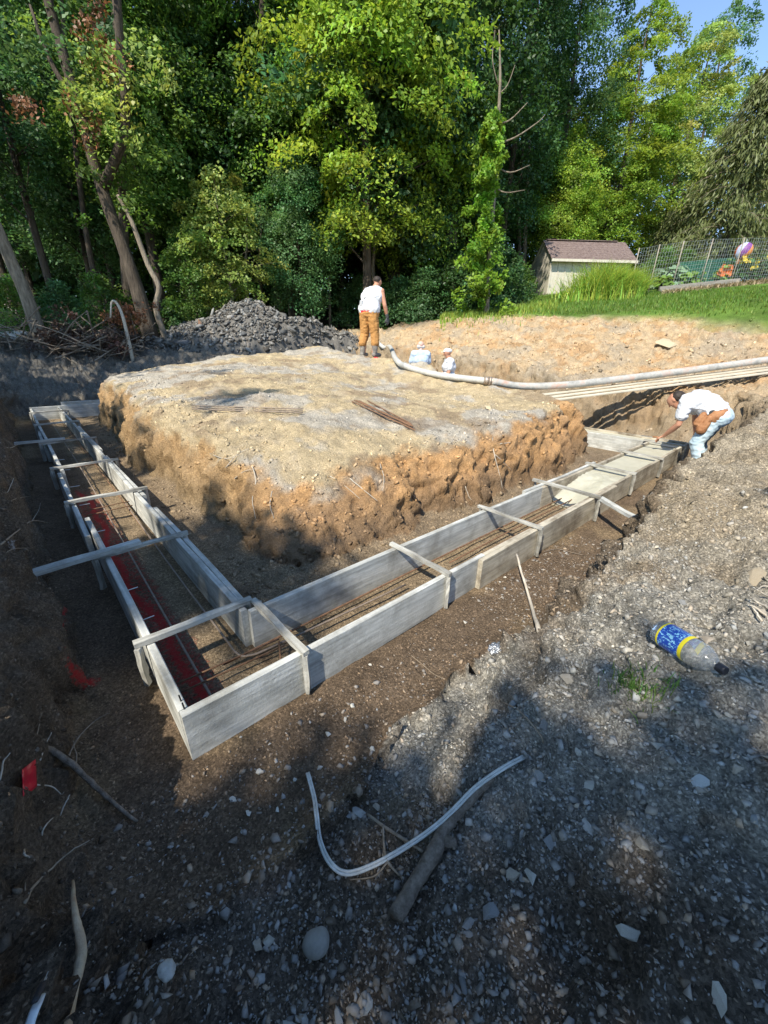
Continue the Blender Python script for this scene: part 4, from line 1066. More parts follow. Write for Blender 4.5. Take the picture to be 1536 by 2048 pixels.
mb = MB(); mb.tube(spline([(.16, .20, 1.455), (.09, .085, 1.40), (.0, -.045, 1.31), (-.055, -.085, 1.24), (-.10, -.10, 1.17)], 5), .011, 5, flat=.4); mb.build('strap', M_STRAP, sh_, True)
mb = MB(); mb.box((-.105, -.135, 1.13), (.075, .045, .12), Matrix.Rotation(.15, 3, 'Y'), bev=.01); mb.build('radio_pouch', plain('grey_pouch', (.42, .43, .45), .7), sh_)

# --- the worker bending over the far end of the form, trowel in hand
wf = W(7.10, -.30, 0)
p2_ = thing('person', 'worker in white T-shirt and pale jeans bending over the form with a trowel', 'person', (wf.x, wf.y, 0), atan2(D1[1], D1[0]) - pi / 2)
# local +y is the way he faces (across the form); hips back, back nearly level
pel = Vector((0, -.06, .86)); chest = Vector((.0, .24, 1.02)); neck = Vector((.0, .38, 1.04)); hd = Vector((.02, .51, 1.00)); hf = Vector((.05, .62, -.78))
M_SK = M_SKIN
body = [C(pel + Vector((-.08, 0, 0)), pel + Vector((.08, 0, 0)), .12, .12), C(pel, chest, .12, .14), C(chest, neck, .12, .06), C(neck, hd, .056, .056)]
body += head_prims(hd, hf, (0, .8, .6))
arms = {}
hand_l = Vector((-.06, .50, .475)); hand_r = Vector((.16, .17, .56))
for sgn, hnd, elb in ((-1, hand_l, Vector((-.21, .33, .69))), (1, hand_r, Vector((.29, .26, .78)))):
    sh = Vector((.19 * sgn, .32, 1.0)); 
    body += [C((.09 * sgn, .30, 1.02), sh, .08, .066), C(sh, sh.lerp(elb, .5), .060, .050), C(sh.lerp(elb, .5), elb, .050, .040), C(elb, elb.lerp(hnd, .35), .041, .043), C(elb.lerp(hnd, .35), hnd, .043, .028)]
body += hand_prims(hand_l, (.35, .7, -.45), (0.1, -.3, -1), -1, .175, .75)
body += hand_prims(hand_r, (-.2, -.3, -.9), (-.6, .3, .2), 1, .175, .5)
legs = []
for sgn in (-1, 1):
    hp, kn, an = Vector((.10 * sgn, -.06, .82)), Vector((.15 * sgn, .07, .47)), Vector((.17 * sgn, -.04 + .05 * sgn, .10))
    legs.append((hp, kn, an)); body += [C(hp, kn, .08, .055), C(kn, an, .055, .04)]
blob('body', body, M_SKIN, p2_, .011, 3)
blob('hair', [E_(hd + Vector((0, .0, .022)) - hf * .03, (.088, .094, .086), (-.8, 0, 0))], M_HAIR, p2_, .010, 1, .003, 70)
shirt = [C(pel + Vector((-.08, .05, .04)), pel + Vector((.08, .05, .04)), .148, .148), C((-.05, .10, .97), (.05, .10, .97), .16, .16), C((-.07, .23, 1.01), (.07, .23, 1.01), .165, .165), C((-.13, .33, 1.02), (.13, .33, 1.02), .10, .10)]
for sgn, elb in ((-1, Vector((-.21, .33, .69))), (1, Vector((.29, .26, .78)))):
    sh = Vector((.19 * sgn, .32, 1.0)); shirt += [C(sh, sh.lerp(elb, .58), .092, .082)]
blob('shirt', shirt, M_WSHIRT, p2_, .012, 3, .009, 9)
tro = [C(pel + Vector((-.085, -.02, -.03)), pel + Vector((.085, -.02, -.03)), .140, .140)]
for hp, kn, an in legs: tro += [C(hp, kn, .115, .085), C(kn, an, .085, .078)]
jn = blob('jeans', tro, M_JEAN, p2_, .012, 4, .006, 9)
blob('belt', [C(pel + Vector((-.085, .045, .02)), pel + Vector((.085, .045, .02)), .146, .146), ], M_STRAP, jn, .012, 1)
bag = blob('tool_pouch', [C((-.215, .00, .82), (-.225, .05, .66), .045, .066), C((-.205, .08, .86), (-.215, .12, .74), .040, .05)], M_LEATHER, jn, .011, 2, .004, 16)
blob('pouch_belt', [C(pel + Vector((-.09, .02, -.01)), pel + Vector((.09, .02, -.01)), .152, .152)], M_LEATHER, jn, .012, 1)
for hp, kn, an in legs:
    blob('shoe', [C(an + Vector((0, -.03, -.045)), an + Vector((0, .15, -.055)), .052, .043)], M_RUBBER, p2_, .011, 2)
tw = thing('trowel', 'small steel trowel in the bending worker\'s hand', 'trowel', p2_.matrix_basis @ Vector((0, 0, 0)))
tw.rotation_euler = p2_.rotation_euler
mb = MB(); mb.tube([hand_l + Vector((.02, .03, -.035)), hand_l + Vector((.03, .15, -.045))], .013, 6); mb.build('handle', M_LEATHER, tw, True)
mb = MB(); b0 = hand_l + Vector((.03, .15, -.05)); mb.add([b0 + Vector((-.02, 0, 0)), b0 + Vector((.02, 0, 0)), b0 + Vector((.05, .16, -.005)), b0 + Vector((-.05, .16, -.005)), b0 + Vector((-.02, 0, .004)), b0 + Vector((.02, 0, .004)), b0 + Vector((.05, .16, -.001)), b0 + Vector((-.05, .16, -.001))], [(0, 1, 2, 3), (7, 6, 5, 4), (0, 4, 5, 1), (1, 5, 6, 2), (2, 6, 7, 3), (3, 7, 4, 0)]); mb.build('blade', plain('trowel_steel', (.55, .55, .54), .3, .8), tw)

# --- two more in the far leg of the trench: only heads and shoulders clear the soil block
def trench_person(px, py, y_, label, skin, shirtm, head_z, cap=None, yaw=0.0, hair=None):
    q = at_y(px, py, y_); o = thing('person', label, 'person', (q.x, q.y, gz(q.x, q.y)), yaw)
    k = (head_z - o.location.z) / 1.615; o.scale = (1, 1, k)
    hd = Vector((0, .06, 1.615)); b = [C((-.09, 0, .95), (.09, 0, .95), .12, .12), C((0, 0, 1.0), (0, .0, 1.3), .13, .15), C((-.14, .0, 1.40), (.14, .0, 1.40), .08, .08), C((0, .01, 1.44), (0, .04, 1.56), .062, .056)]
    b += head_prims(hd, (0, 1, -.25), (0, 0, 1))
    for sgn in (-1, 1):
        sh, el, wr = Vector((.2 * sgn, 0, 1.40)), Vector((.27 * sgn, .04, 1.12)), Vector((.22 * sgn, .24, 1.0))
        b += [C(sh, el, .062, .042), C(el, wr, .042, .028)] + hand_prims(wr, (-.2 * sgn, .9, -.2), (0, 0, -1), sgn, .17, .6)
        b += [C((.1 * sgn, 0, .9), (.12 * sgn, .03, .5), .085, .06), C((.12 * sgn, .03, .5), (.12 * sgn, 0, .08), .055, .042)]
    blob('body', b, skin, o, .013, 3)
    blob('shirt', [C((-.09, 0, 1.0), (.09, 0, 1.0), .175, .175), C((-.07, 0, 1.25), (.07, 0, 1.25), .18, .18), C((-.17, .0, 1.39), (.17, .0, 1.39), .115, .115), C((-.2, 0, 1.39), (-.25, .02, 1.22), .085, .07), C((.2, 0, 1.39), (.25, .02, 1.22), .085, .07)], shirtm, o, .013, 3, .006, 11)
    blob('trousers', [C((-.09, 0, .93), (.09, 0, .93), .13, .13)] + [C((.1 * sg, 0, .9), (.12 * sg, .0, .1), .11, .075) for sg in (-1, 1)], M_TAN, o, .014, 3, .008, 9)
    for sg in (-1, 1): blob('boot', [C((.12 * sg, 0, .1), (.12 * sg, -.02, .05), .06, .05), C((.12 * sg, -.02, .05), (.12 * sg, .15, .045), .05, .045)], M_RUBBER, o, .013, 1)
    if cap:
        cp = blob('cap', [E_(hd + Vector((0, -.005, .055)), (.098, .105, .070), (.1, 0, 0)), C(hd + Vector((-.05, .10, .035)), hd + Vector((.05, .10, .035)), .018, .018), C(hd + Vector((-.045, .15, .02)), hd + Vector((.045, .15, .02)), .012, .012)], cap, o, .010, 1)
    if hair:
        blob('hair', [C(hd + Vector((-.07, -.045, -.03)), hd + Vector((.07, -.045, -.03)), .048, .048)], hair, o, .011, 1, .003, 60)
    return o
M_GREYHAIR = rough_mat('grey_hair', (.42, .38, .35), (.58, .54, .50), 60, .7, .5, 200, dist=.004)
trench_person(842, 695, 11.55, 'bald man in pale blue shirt standing shoulder-deep in the far trench', M_SKIN_P, M_BLUE_SHIRT, at_y(842, 691, 11.55).z, yaw=.2, hair=M_GREYHAIR)
trench_person(900, 705, 10.95, 'person in white cap standing in the far trench beside the bald man', M_SKIN, M_WSHIRT, at_y(899, 706, 10.95).z, M_GREYCAP, yaw=1.6)
# ------------------------------------------------------------------ hose, planks
M_HOSE = rough_mat('hose_rubber', (.20, .20, .19), (.40, .39, .36), 5, .8, .5, 40, c3=(.46, .27, .20))
M_HOSE_G = rough_mat('hose_grey', (.33, .33, .31), (.52, .51, .47), 8, .8, .5, 40)
M_STEEL = rough_mat('coupling_steel', (.28, .22, .17), (.50, .42, .34), 20, .5, .3, 60, metallic=.6)
M_PLANK = rough_mat('raw_plank', (.40, .36, .28), (.62, .57, .46), 3, .85, .4, 30, (.6, 8, 8))
hp = [hit(*q_)[0] for q_ in [(754, 708), (768, 706), (780, 712), (792, 726), (815, 741), (870, 756), (925, 764), (978, 770)]]
for p in hp:
    p.z = gz(p.x, p.y) + .07
h0 = hp[-1]; hose = thing('concrete_hose', 'long thick rubber concrete hose snaking over the soil block to the man', 'hose', h0)
def seg_tube(name, pts, r, mat, parent, n=8, sides=12):
    P_ = spline(pts, n); mb = MB(); mb.tube([p - parent.location for p in P_], r, sides); return mb.build(name, mat, parent, True)
seg_tube('delivery_hose', hp, .060, M_HOSE_G, hose)
pe = at_y(1100, 776, 7.75); pe.z = at_y(1100, 772, 7.75).z
q = [h0, at_y(1040, 772, 7.85), at_y(1130, 770, 7.75), at_y(1250, 757, 7.85), at_y(1400, 738, 8.0), at_y(1540, 719, 8.15), at_y(1700, 697, 8.4)]
q[0] = h0 + Vector((.04, -.02, 0))
q[1].z = max(q[1].z, gz(q[1].x, q[1].y) + .06)
seg_tube('supply_hose', q, .064, M_HOSE, hose)
dv = (q[1] - h0).normalized()
mb = MB(); mb.tube([Vector((0, 0, 0)) - dv * .10, Vector((0, 0, 0)) - dv * .02], .074, 14); mb.tube([dv * .02, dv * .10], .074, 14); mb.tube([-dv * .02, dv * .02], .082, 14); mb.build('coupling', M_STEEL, hose, True)
nz0 = hp[0] - h0; ndr = (hp[0] - hp[1]).normalized()
mb = MB(); mb.tube([nz0, nz0 + ndr * .07], .066, 14); mb.build('hose_end_ring', M_STEEL, hose, True)
# red wad by the boots
rc = at_y(746, 700, 10.42); rcz = gz(rc.x, rc.y)
o = blob('red_bag', [E_((0, 0, .08), (.13, .10, .10)), E_((.07, .03, .13), (.08, .07, .08)), E_((-.06, -.02, .05), (.11, .09, .06))], M_REDC, None, .012, 1, .02, 14)
o.location = (rc.x, rc.y, rcz - .01); tag(o, 'crumpled red bag on the ground between the standing man and the hose end', 'bag')
# planks carrying the hose over the trench
for k in range(3):
    a = at_y(1092 + 9 * k, 780, 7.70 - .10 * k); b = at_y(1700, 706, 8.35 - .10 * k)
    L_ = (b - a).length; d = (b - a) / L_
    mb = MB(); mb.box((L_ / 2 - .35, 0, 0), (L_ + .5, .085, .03), bev=.004)
    o = mb.build('plank', M_PLANK); o.location = a + Vector((0, 0, -.078 - .05 * k)); o.rotation_euler = d.to_track_quat('X', 'Z').to_euler()
    tag(o, ['pale plank directly under the thick hose over the trench', 'second pale plank beside the one under the hose', 'third pale plank bridging the trench', 'outermost pale plank bridging the trench toward the bending worker'][k], 'plank', 'planks bridging the trench')

# ------------------------------------------------------------------ shed, garden, fence
M_SHED = rough_mat('shed_siding', (.46, .42, .34), (.60, .56, .46), 4, .9, .3, 30, (4, 4, .5))
M_ROOFT = rough_mat('roof_shingle', (.085, .060, .055), (.17, .125, .112), 12, .9, .6, 60, c3=(.23, .185, .165))
sl, sr_px = at_y(1096, 590, 20.5), at_y(1262, 585, 20.5)
shed_x0, shed_x1 = at_y(1098, 520, 20.5).x, at_y(1262, 560, 20.5).x
sz = gz((shed_x0 + shed_x1) / 2, 20.8) - .15
eave, ridge = at_y(1100, 516, 20.5).z, at_y(1180, 481, 21.5).z
shed = thing('garden_shed', 'small weathered shed with brown shingle roof behind the tall grass', 'shed', ((shed_x0 + shed_x1) / 2, 20.5, sz), radians(1.5))
wS = shed_x1 - shed_x0; eh, rh = eave - sz, ridge - sz; dep = 2.3
mb = MB(); x0, x1 = -wS / 2 + .10, wS / 2 - .10
mb.add([(x0, 0, 0), (x1, 0, 0), (x1, dep, 0), (x0, dep, 0), (x0, 0, eh), (x1, 0, eh), (x1, dep, eh), (x0, dep, eh), (x0, dep / 2, rh - .12), (x1, dep / 2, rh - .12)],
       [(0, 1, 5, 4), (1, 2, 6, 9, 5), (2, 3, 7, 6), (3, 0, 4, 8, 7)])
shed_wall = mb.build('wall', M_SHED, shed)
for k in range(12):
    mb = MB(); xx = x0 + .04 + (x1 - x0 - .08) * k / 11; mb.box((xx, -.012, eh / 2), (.05, .024, eh)); mb.build('batten', M_SHED, shed_wall)
rows = 9
mb = MB()
for y0_, y1_ in ((-.26, dep / 2), (dep + .26, dep / 2)):
    ra, rb_ = Vector((0, y0_, eh - .135)), Vector((0, y1_, rh - .04)); hx = wS / 2 - .02
    mb.add([(-hx, y0_, eh - .135), (hx, y0_, eh - .135), (hx, y1_, rh - .04), (-hx, y1_, rh - .04)], [(0, 1, 2, 3)])
roof = mb.build('roof', M_SHED, shed)
for side in (0, 1):
    y0_, y1_ = (-.28, dep / 2) if side == 0 else (dep + .28, dep / 2)
    z0_, z1_ = eh - .10, rh
    for r_ in range(rows):
        ua, ub = r_ / rows, (r_ + 1) / rows + .04
        ub = min(ub, 1.0); lift = .012 + .004 * (r_ % 2)
        ya, yb = y0_ + (y1_ - y0_) * ua, y0_ + (y1_ - y0_) * ub; za, zb = z0_ + (z1_ - z0_) * ua + lift, z0_ + (z1_ - z0_) * ub
        n_ = 10 if side == 0 else 1
        for k in range(n_):
            xa = -wS / 2 + wS * k / n_ + .003 + ((.5 * (r_ % 2)) * wS / n_ if 0 < k else 0); xb = -wS / 2 + wS * (k + 1) / n_ - .003 + ((.5 * (r_ % 2)) * wS / n_ if k < n_ - 1 else 0)
            mb = MB(); mb.add([(xa, ya, za), (xb, ya, za), (xb, yb, zb), (xa, yb, zb), (xa, ya, za - .02), (xb, ya, za - .02), (xb, yb, zb - .02), (xa, yb, zb - .02)], [(0, 1, 2, 3), (7, 6, 5, 4), (0, 4, 5, 1), (1, 5, 6, 2), (2, 6, 7, 3), (3, 7, 4, 0)])
            mb.build('shingle', M_ROOFT, roof)
mb = MB(); mb.box((-.12, dep / 2, rh + .012), (wS * .86, .22, .03), bev=.006); mb.build('ridge_cap', M_ROOFT, roof)
mb = MB(); mb.box((0, -.27, eh - .12), (wS, .03, .10)); mb.build('fascia', M_SHED, roof)

# garden fence: posts and wire netting
M_WIRE = plain('fence_wire', (.42, .45, .44), .5, .4)
M_POST = rough_mat('fence_post', (.20, .18, .15), (.34, .31, .26), 10, .9, .4)
fp = []
for px, y_ in [(1262, 19.2), (1300, 18.9), (1345, 18.6), (1400, 18.4), (1460, 18.3), (1530, 18.3), (1610, 18.5)]:
    q_ = at_y(px, 570, y_); fp.append(Vector((q_.x, q_.y, gz(q_.x, q_.y))))
tops = [at_y(px, py, y_).z for px, py, y_ in [(1262, 497, 19.2), (1300, 490, 18.9), (1345, 483, 18.6), (1400, 478, 18.4), (1460, 476, 18.3), (1530, 474, 18.3), (1610, 472, 18.5)]]
fence = thing('garden_fence', 'tall wire netting fence on thin posts round the vegetable garden', 'fence', fp[0])
for p, tz in zip(fp, tops):
    mb = MB(); b_ = p - fp[0]; mb.tube([b_ + Vector((0, 0, -.2)), b_ + Vector((0, 0, tz - p.z + .03))], .022, 6); mb.build('post', M_POST, fence, True)
mb = MB()
for k in range(len(fp) - 1):
    a, b = fp[k], fp[k + 1]; n_ = max(8, int((b - a).length / .085))
    for i in range(n_):
        u = i / n_; g = a.lerp(b, u) - fp[0]; top_ = (tops[k] + (tops[k + 1] - tops[k]) * u) - fp[0].z
        mb.tube([g + Vector((0, -.01, 0)), g + Vector((.015, -.01 + .02 * sin(i), top_ - g.z))], .0038, 3, cap=False)
    for j in range(13):
        v_ = j / 12
        pa = a - fp[0]; pb = b - fp[0]; za = pa.z + (tops[k] - fp[0].z - pa.z) * v_; zb = pb.z + (tops[k + 1] - fp[0].z - pb.z) * v_
        mb.tube([Vector((pa.x, pa.y - .016, za)), Vector(((pa.x + pb.x) / 2, (pa.y + pb.y) / 2 - .016, (za + zb) / 2 - .015)), Vector((pb.x, pb.y - .016, zb))], .0045, 3, cap=False)
mb.build('wire_netting', M_WIRE, fence)
# low green netting inside the garden
M_NET = plain('green_net', (.04, .22, .17), .6)
net = thing('green_netting', 'low teal plastic netting strung behind the vegetables', 'netting', fp[2] + Vector((0, 1.2, 0)))
na = at_y(1350, 560, 19.9) - net.location; nb_ = at_y(1475, 560, 19.6) - net.location
for u in (0, .5, 1.0):
    mb = MB(); g = na.lerp(nb_, u); gzz = gz(g.x + net.location.x, g.y + net.location.y) - net.location.z; mb.tube([Vector((g.x, g.y, gzz - .1)), Vector((g.x, g.y, gzz + 1.0))], .016, 5); mb.build('stake', M_POST, net)
mb = MB()
for i in range(60):
    g = na.lerp(nb_, i / 59); gzz = gz(g.x + net.location.x, g.y + net.location.y) - net.location.z; mb.tube([Vector((g.x, g.y, gzz)), Vector((g.x, g.y, gzz + .95))], .008, 3, cap=False)
for j in range(12):
    P_ = []
    for i in range(7):
        g = na.lerp(nb_, i / 6); gzz = gz(g.x + net.location.x, g.y + net.location.y) - net.location.z; P_.append(Vector((g.x, g.y - .01, gzz + .08 + j * .079)))
    mb.tube(P_, .008, 3, cap=False)
mb.build('mesh_net', M_NET, net)
# vegetables and flowers
M_VEG = leaf_mat('cabbage_leaf', (.22, .33, .20), (.24, .36, .14), .3)
M_SQUASH = leaf_mat('squash_leaf', (.16, .27, .05), (.28, .40, .06), .35)
M_FLOWER_O = plain('orange_flower', (.72, .20, .06), .6)
M_FLOWER_Y = plain('yellow_flower', (.75, .55, .06), .6)
rg = np.random.default_rng(4)
def veg(px, y_, r, h, n, size, mat, name, label, group=None, flowers=None, nfl=0, cat='plant'):
    q_ = at_y(px, 560, y_); o = thing(name, label, cat, (q_.x, q_.y, gz(q_.x, q_.y)), 0, group)
    th = rg.uniform(0, 2 * pi, n); hh = rg.uniform(.1, 1, n) * h; rr = r * np.sqrt(rg.uniform(.05, 1, n)) * (1.1 - .4 * hh / h)
    C_ = np.stack([rr * np.cos(th), rr * np.sin(th), hh], 1); Nn = unit(np.stack([np.cos(th) * .5, np.sin(th) * .5 - .25, np.ones(n)], 1) + rg.normal(size=(n, 3)) * .3)
    V, F = leaf_quads(C_, Nn, size, rg, .8); co = np.repeat(np.clip(1 + rg.normal(size=n) * .25, .5, 1.6)[:, None] * np.ones(3), 4, axis=0)
    link('leaves', np_mesh(name, V, F, [mat], co), o)
    mb = MB()
    for k in range(0, n, max(1, n // 14)): mb.tube([Vector((0, 0, -.05)), Vector(C_[k]) * .6 + Vector((0, 0, .06)), Vector(C_[k])], .01, 4, cap=False)
    mb.build('stems', M_SQUASH, o)
    for k in range(nfl):
        a = rg.uniform(0, 2 * pi); fr = MB(); cpos = Vector((r * .8 * cos(a) * rg.uniform(.2, 1), -r * .6 * rg.uniform(.2, 1), h * rg.uniform(.5, 1.05)))
        for j in range(6):
            b_ = j * pi / 3; u_ = Vector((cos(b_), -.3, sin(b_))); w_ = Vector((-sin(b_), 0, cos(b_)))
            fr.add([cpos, cpos + u_ * .06 + w_ * .03, cpos + u_ * .10, cpos + u_ * .06 - w_ * .03], [(0, 1, 2, 3)])
        fr.build('flower', flowers, o)
    return o
for px, y_ in [(1322, 19.1), (1338, 18.9), (1356, 19.2), (1345, 19.6)]:
    veg(px, y_, .38, .75, 46, .16, M_VEG, 'cabbage_plant', 'grey-green broad-leaved cabbage plant behind the wire fence', 'cabbage plants in the garden')
for px, y_ in [(1372, 19.0), (1392, 18.9), (1330, 18.5)]:
    veg(px, y_, .42, .5, 60, .11, M_SQUASH, 'bean_plant', 'low bright green vegetable plant behind the wire fence', 'low vegetables in the garden')
veg(1438, 18.9, .40, .6, 60, .10, M_SQUASH, 'flowering_plant', 'plant covered in orange-red flowers behind the wire fence', None, M_FLOWER_O, 22)
veg(1482, 18.9, .5, .95, 90, .09, M_LEAF_D, 'tomato_plant', 'dark leafy plant with yellow blooms below the striped ball', None, M_FLOWER_Y, 10)
veg(1520, 19.0, .5, 1.0, 90, .09, M_LEAF_D, 'tomato_plant', 'dark bushy tomato plant at the fence beyond the striped ball', None, M_FLOWER_Y, 4)
veg(1458, 19.4, .5, .9, 80, .09, M_LEAF, 'tomato_plant', 'leafy green plant between the orange flowers and the striped ball', None, None, 0)
# striped ball ornament on a pole
bc = at_y(1487, 503, 18.9); bp_ = thing('garden_ornament', 'striped multicoloured ball ornament on a thin pole above the garden plants', 'ornament', (bc.x, bc.y, gz(bc.x, bc.y)))
hb = bc.z - bp_.location.z
mb = MB(); mb.tube([(0, 0, -.1), (0, 0, hb + .42)], .012, 6); mb.build('pole', M_WIRE, bp_, True)
stripe = [plain('stripe_%d' % k, c_, .5) for k, c_ in enumerate([(.75, .6, .05), (.12, .04, .16), (.75, .55, .5), (.6, .12, .04), (.45, .5, .7), (.2, .06, .25), (.7, .25, .05), (.06, .06, .14)])]
R_ = .29; tilt = Matrix.Rotation(.5, 3, 'Y')
for k in range(8):
    mb = MB(); V = []; F = []
    for i in range(11):
        ph = pi * i / 10; rr = R_ * sin(ph) * (1 if i < 6 else 1 - .12 * (i - 5) / 5); zz = R_ * 1.1 * cos(ph)
        for j in range(4):
            th = 2 * pi * (k + j / 3) / 8; V.append(tilt @ Vector((rr * cos(th), rr * sin(th), zz)) + Vector((0, 0, hb)))
    for i in range(10):
        for j in range(3): a = i * 4 + j; F.append((a, a + 4, a + 5, a + 1))
    mb.add(V, F); mb.build('stripe', stripe[k], bp_, True)
mb = MB(); mb.tube([(-.10, -.02, hb - .28), (-.13, -.02, hb - .44)], [.07, .05], 8); mb.build('basket', M_LEATHER, bp_)
# garden edging timber and dry stalk mulch
ea, eb = at_y(1318, 578, 17.9), at_y(1475, 572, 17.6)
for p in (ea, eb): p.z = gz(p.x, p.y) + .10
mb = MB(); L_ = (eb - ea).length; mb.box((L_ / 2, 0, 0), (L_, .12, .2), bev=.01, jit=.006, rng=rng); o = mb.build('edging_timber', rough_mat('grey_timber', (.15, .14, .12), (.30, .28, .25), 6, .9, .5, 30, (.5, 6, 6))); o.location = ea; o.rotation_euler = (eb - ea).to_track_quat('X', 'Z').to_euler(); tag(o, 'grey weathered timber edging the vegetable garden', 'timber')

# ------------------------------------------------------------------ grasses
def blades(name, pts, h, w, mat, rg, lean=.35, seg=3, hmul=1.0):
    n = len(pts); d = rg.normal(size=(n, 2)); d /= np.linalg.norm(d, axis=1, keepdims=True) + 1e-9
    hh = h * rg.uniform(.55, 1.2, n) * hmul; ln = lean * rg.uniform(.2, 1.3, n) * hh; ww = w * rg.uniform(.6, 1.3, n)
    sd = np.stack([-d[:, 1], d[:, 0], np.zeros(n)], 1)
    V = []
    for i in range(seg + 1):
        u = i / seg; c_ = pts + np.stack([d[:, 0] * ln * u * u, d[:, 1] * ln * u * u, hh * (u - .28 * u * u * (ln / hh))], 1)
        wd = (ww * (1 - u) ** .7 + .0008)[:, None]
        V += [c_ - sd * wd, c_ + sd * wd]
    V = np.stack(V, 1).reshape(-1, 3); k = 2 * (seg + 1); b = np.arange(n)[:, None] * k
    F = np.concatenate([b + np.array([2 * i, 2 * i + 1, 2 * i + 3, 2 * i + 2]) for i in range(seg)])
    co = np.repeat(np.clip(1 + rg.normal(size=n) * .22, .5, 1.7)[:, None] * np.array([1, 1, 1]), k, axis=0); co[:, 0] *= np.repeat(np.clip(1 + rg.normal(size=n) * .2, .6, 1.8), k)
    return np_mesh(name, V, F, [mat], co)
M_GRASS = leaf_mat('grass_bright', (.27, .37, .06), (.42, .54, .08), .36)
M_LAWN = leaf_mat('lawn_grass', (.13, .22, .03), (.26, .38, .045), .35)
rg = np.random.default_rng(12)
def gpts(fn, n):
    out = []
    while len(out) < n:
        a, b = fn(); h_ = drop(a, b); out.append((a, b, h_[0].z))
    return np.array(out)
def tallf():
    px = 1225 + rg.normal() * 42; y_ = 17.6 + rg.normal() * .5; q_ = px_xy(px, y_); return q_
P_ = gpts(tallf, 5200)
hk = np.exp(-((P_[:, 0] / P_[:, 1] - .46) / .09) ** 2)
tag(link('tall_grass', blades('tall_grass', P_[hk > .25], 1.25, .020, M_GRASS, rg, .95, 4, (.35 + .65 * hk[hk > .25]))), 'tall bright green grass clump in front of the shed', 'grass', None, 'stuff')
def tallf2():
    px = rng.uniform(880, 1110); y_ = 15.8 + rg.normal() * .7; return px_xy(px, y_)
tag(link('weeds', blades('weeds', gpts(tallf2, 4500), .20, .012, M_GRASS, rg, .5, 2)), 'ankle-high weeds between the dirt bank and the wood', 'grass', None, 'stuff')
def strawf():
    px = rng.uniform(1310, 1560); return px_xy(px, 17.15 + rg.normal() * .16)
tag(link('dry_stalks', blades('dry_stalks', gpts(strawf, 1500), .20, .012, rough_mat('straw', (.30, .22, .13), (.52, .42, .27), 9, .9, .2), rg, 1.6, 2)), 'dry straw and stalks heaped along the garden edge', 'straw', None, 'stuff')
def lawnf():
    while True:
        s_ = rng.uniform(13.2, 20); t_ = rng.uniform(-6, 9); w_ = W(s_, t_)
        if w_.y > 6 and w_.x / w_.y < 1.02 and s_ + .32 * max(t_ - 3.6, 0) + .15 * max(.6 - t_, 0) > 13.6 + rng.uniform(0, .3): return w_.x, w_.y
tag(link('lawn', blades('lawn', gpts(lawnf, 20000), .10, .010, M_LAWN, rg, .5, 1)), 'mown green lawn above the dirt bank', 'grass', None, 'stuff')

# ------------------------------------------------------------------ rubble pile of dark shale
M_SHALE = attr_mat('shale', .8, .3, 12, .5, .02)
def hull_variants(n, pts, seed, flat=(1, .8, .5)):
    rr = random.Random(seed); out = []
    for _ in range(n):
        bm = bmesh.new()
        for k in range(pts):
            v = Vector((rr.gauss(0, 1), rr.gauss(0, 1), rr.gauss(0, 1))).normalized() * rr.uniform(.8, 1.05)
            bm.verts.new((v.x * flat[0], v.y * flat[1], v.z * flat[2]))
        r_ = bmesh.ops.convex_hull(bm, input=bm.verts[:])
        bmesh.ops.delete(bm, geom=[g for g in r_['geom_interior'] if isinstance(g, bmesh.types.BMVert)], context='VERTS')
        bmesh.ops.triangulate(bm, faces=bm.faces[:]); bm.verts.index_update()
        out.append((np.array([tuple(v.co) for v in bm.verts]), np.array([[v.index for v in f.verts] for f in bm.faces]))); bm.free()
    return out
def rotmats(n, rg, nrm_=None, tilt=.5):
    a = rg.uniform(0, 2 * pi, n); z_ = np.zeros((n, 3)); 
    nn = np.tile([0, 0, 1.0], (n, 1)) if nrm_ is None else nrm_
    nn = unit(nn + rg.normal(size=(n, 3)) * tilt); r0 = rg.normal(size=(n, 3)); e1 = unit(r0 - nn * np.sum(r0 * nn, 1, keepdims=True)); e2 = np.cross(nn, e1)
    return np.stack([e1, e2, nn], 2)
def rocks(name, pos, nrm_, size, cols, variants, mat, rg, tilt=.4, sink=.3):
    """many small pieces joined in one mesh"""
    R = rotmats(len(pos), rg, nrm_, tilt); vid = rg.integers(0, len(variants), len(pos)); VV = []; FF = []; CC = []; base = 0
    for v in range(len(variants)):
        k = np.where(vid == v)[0]
        if not len(k): continue
        hv, hf_ = variants[v]
        X = np.einsum('nij,vj->nvi', R[k], hv) * size[k][:, None, None] + (pos[k] + nrm_[k] * (size[k] * (.5 - sink))[:, None])[:, None]
        VV.append(X.reshape(-1, 3)); FF.append((hf_[None] + (np.arange(len(k)) * len(hv))[:, None, None] + base).reshape(-1, 3)); CC.append(np.repeat(cols[k], len(hv), axis=0)); base += len(k) * len(hv)
    return np_mesh(name, np.concatenate(VV), np.concatenate(FF), [mat], np.concatenate(CC))
SLAB = hull_variants(10, 11, 3, (1, .75, .28)); PEB = hull_variants(16, 10, 4, (1, .76, .42)); CLOD = hull_variants(14, 8, 5, (1, .8, .6))
pc = at_y(520, 690, 14.6); pcz = gz(pc.x, pc.y)
pile = thing('rubble_pile', 'large heap of dark grey broken shale in front of the wood', 'rubble pile', (pc.x, pc.y, pcz))
rg = np.random.default_rng(21)
def gzl(x_, y_): return np.array([gz(pc.x + a, pc.y + b) - pcz for a, b in zip(np.ravel(x_), np.ravel(y_))]).reshape(np.shape(x_))
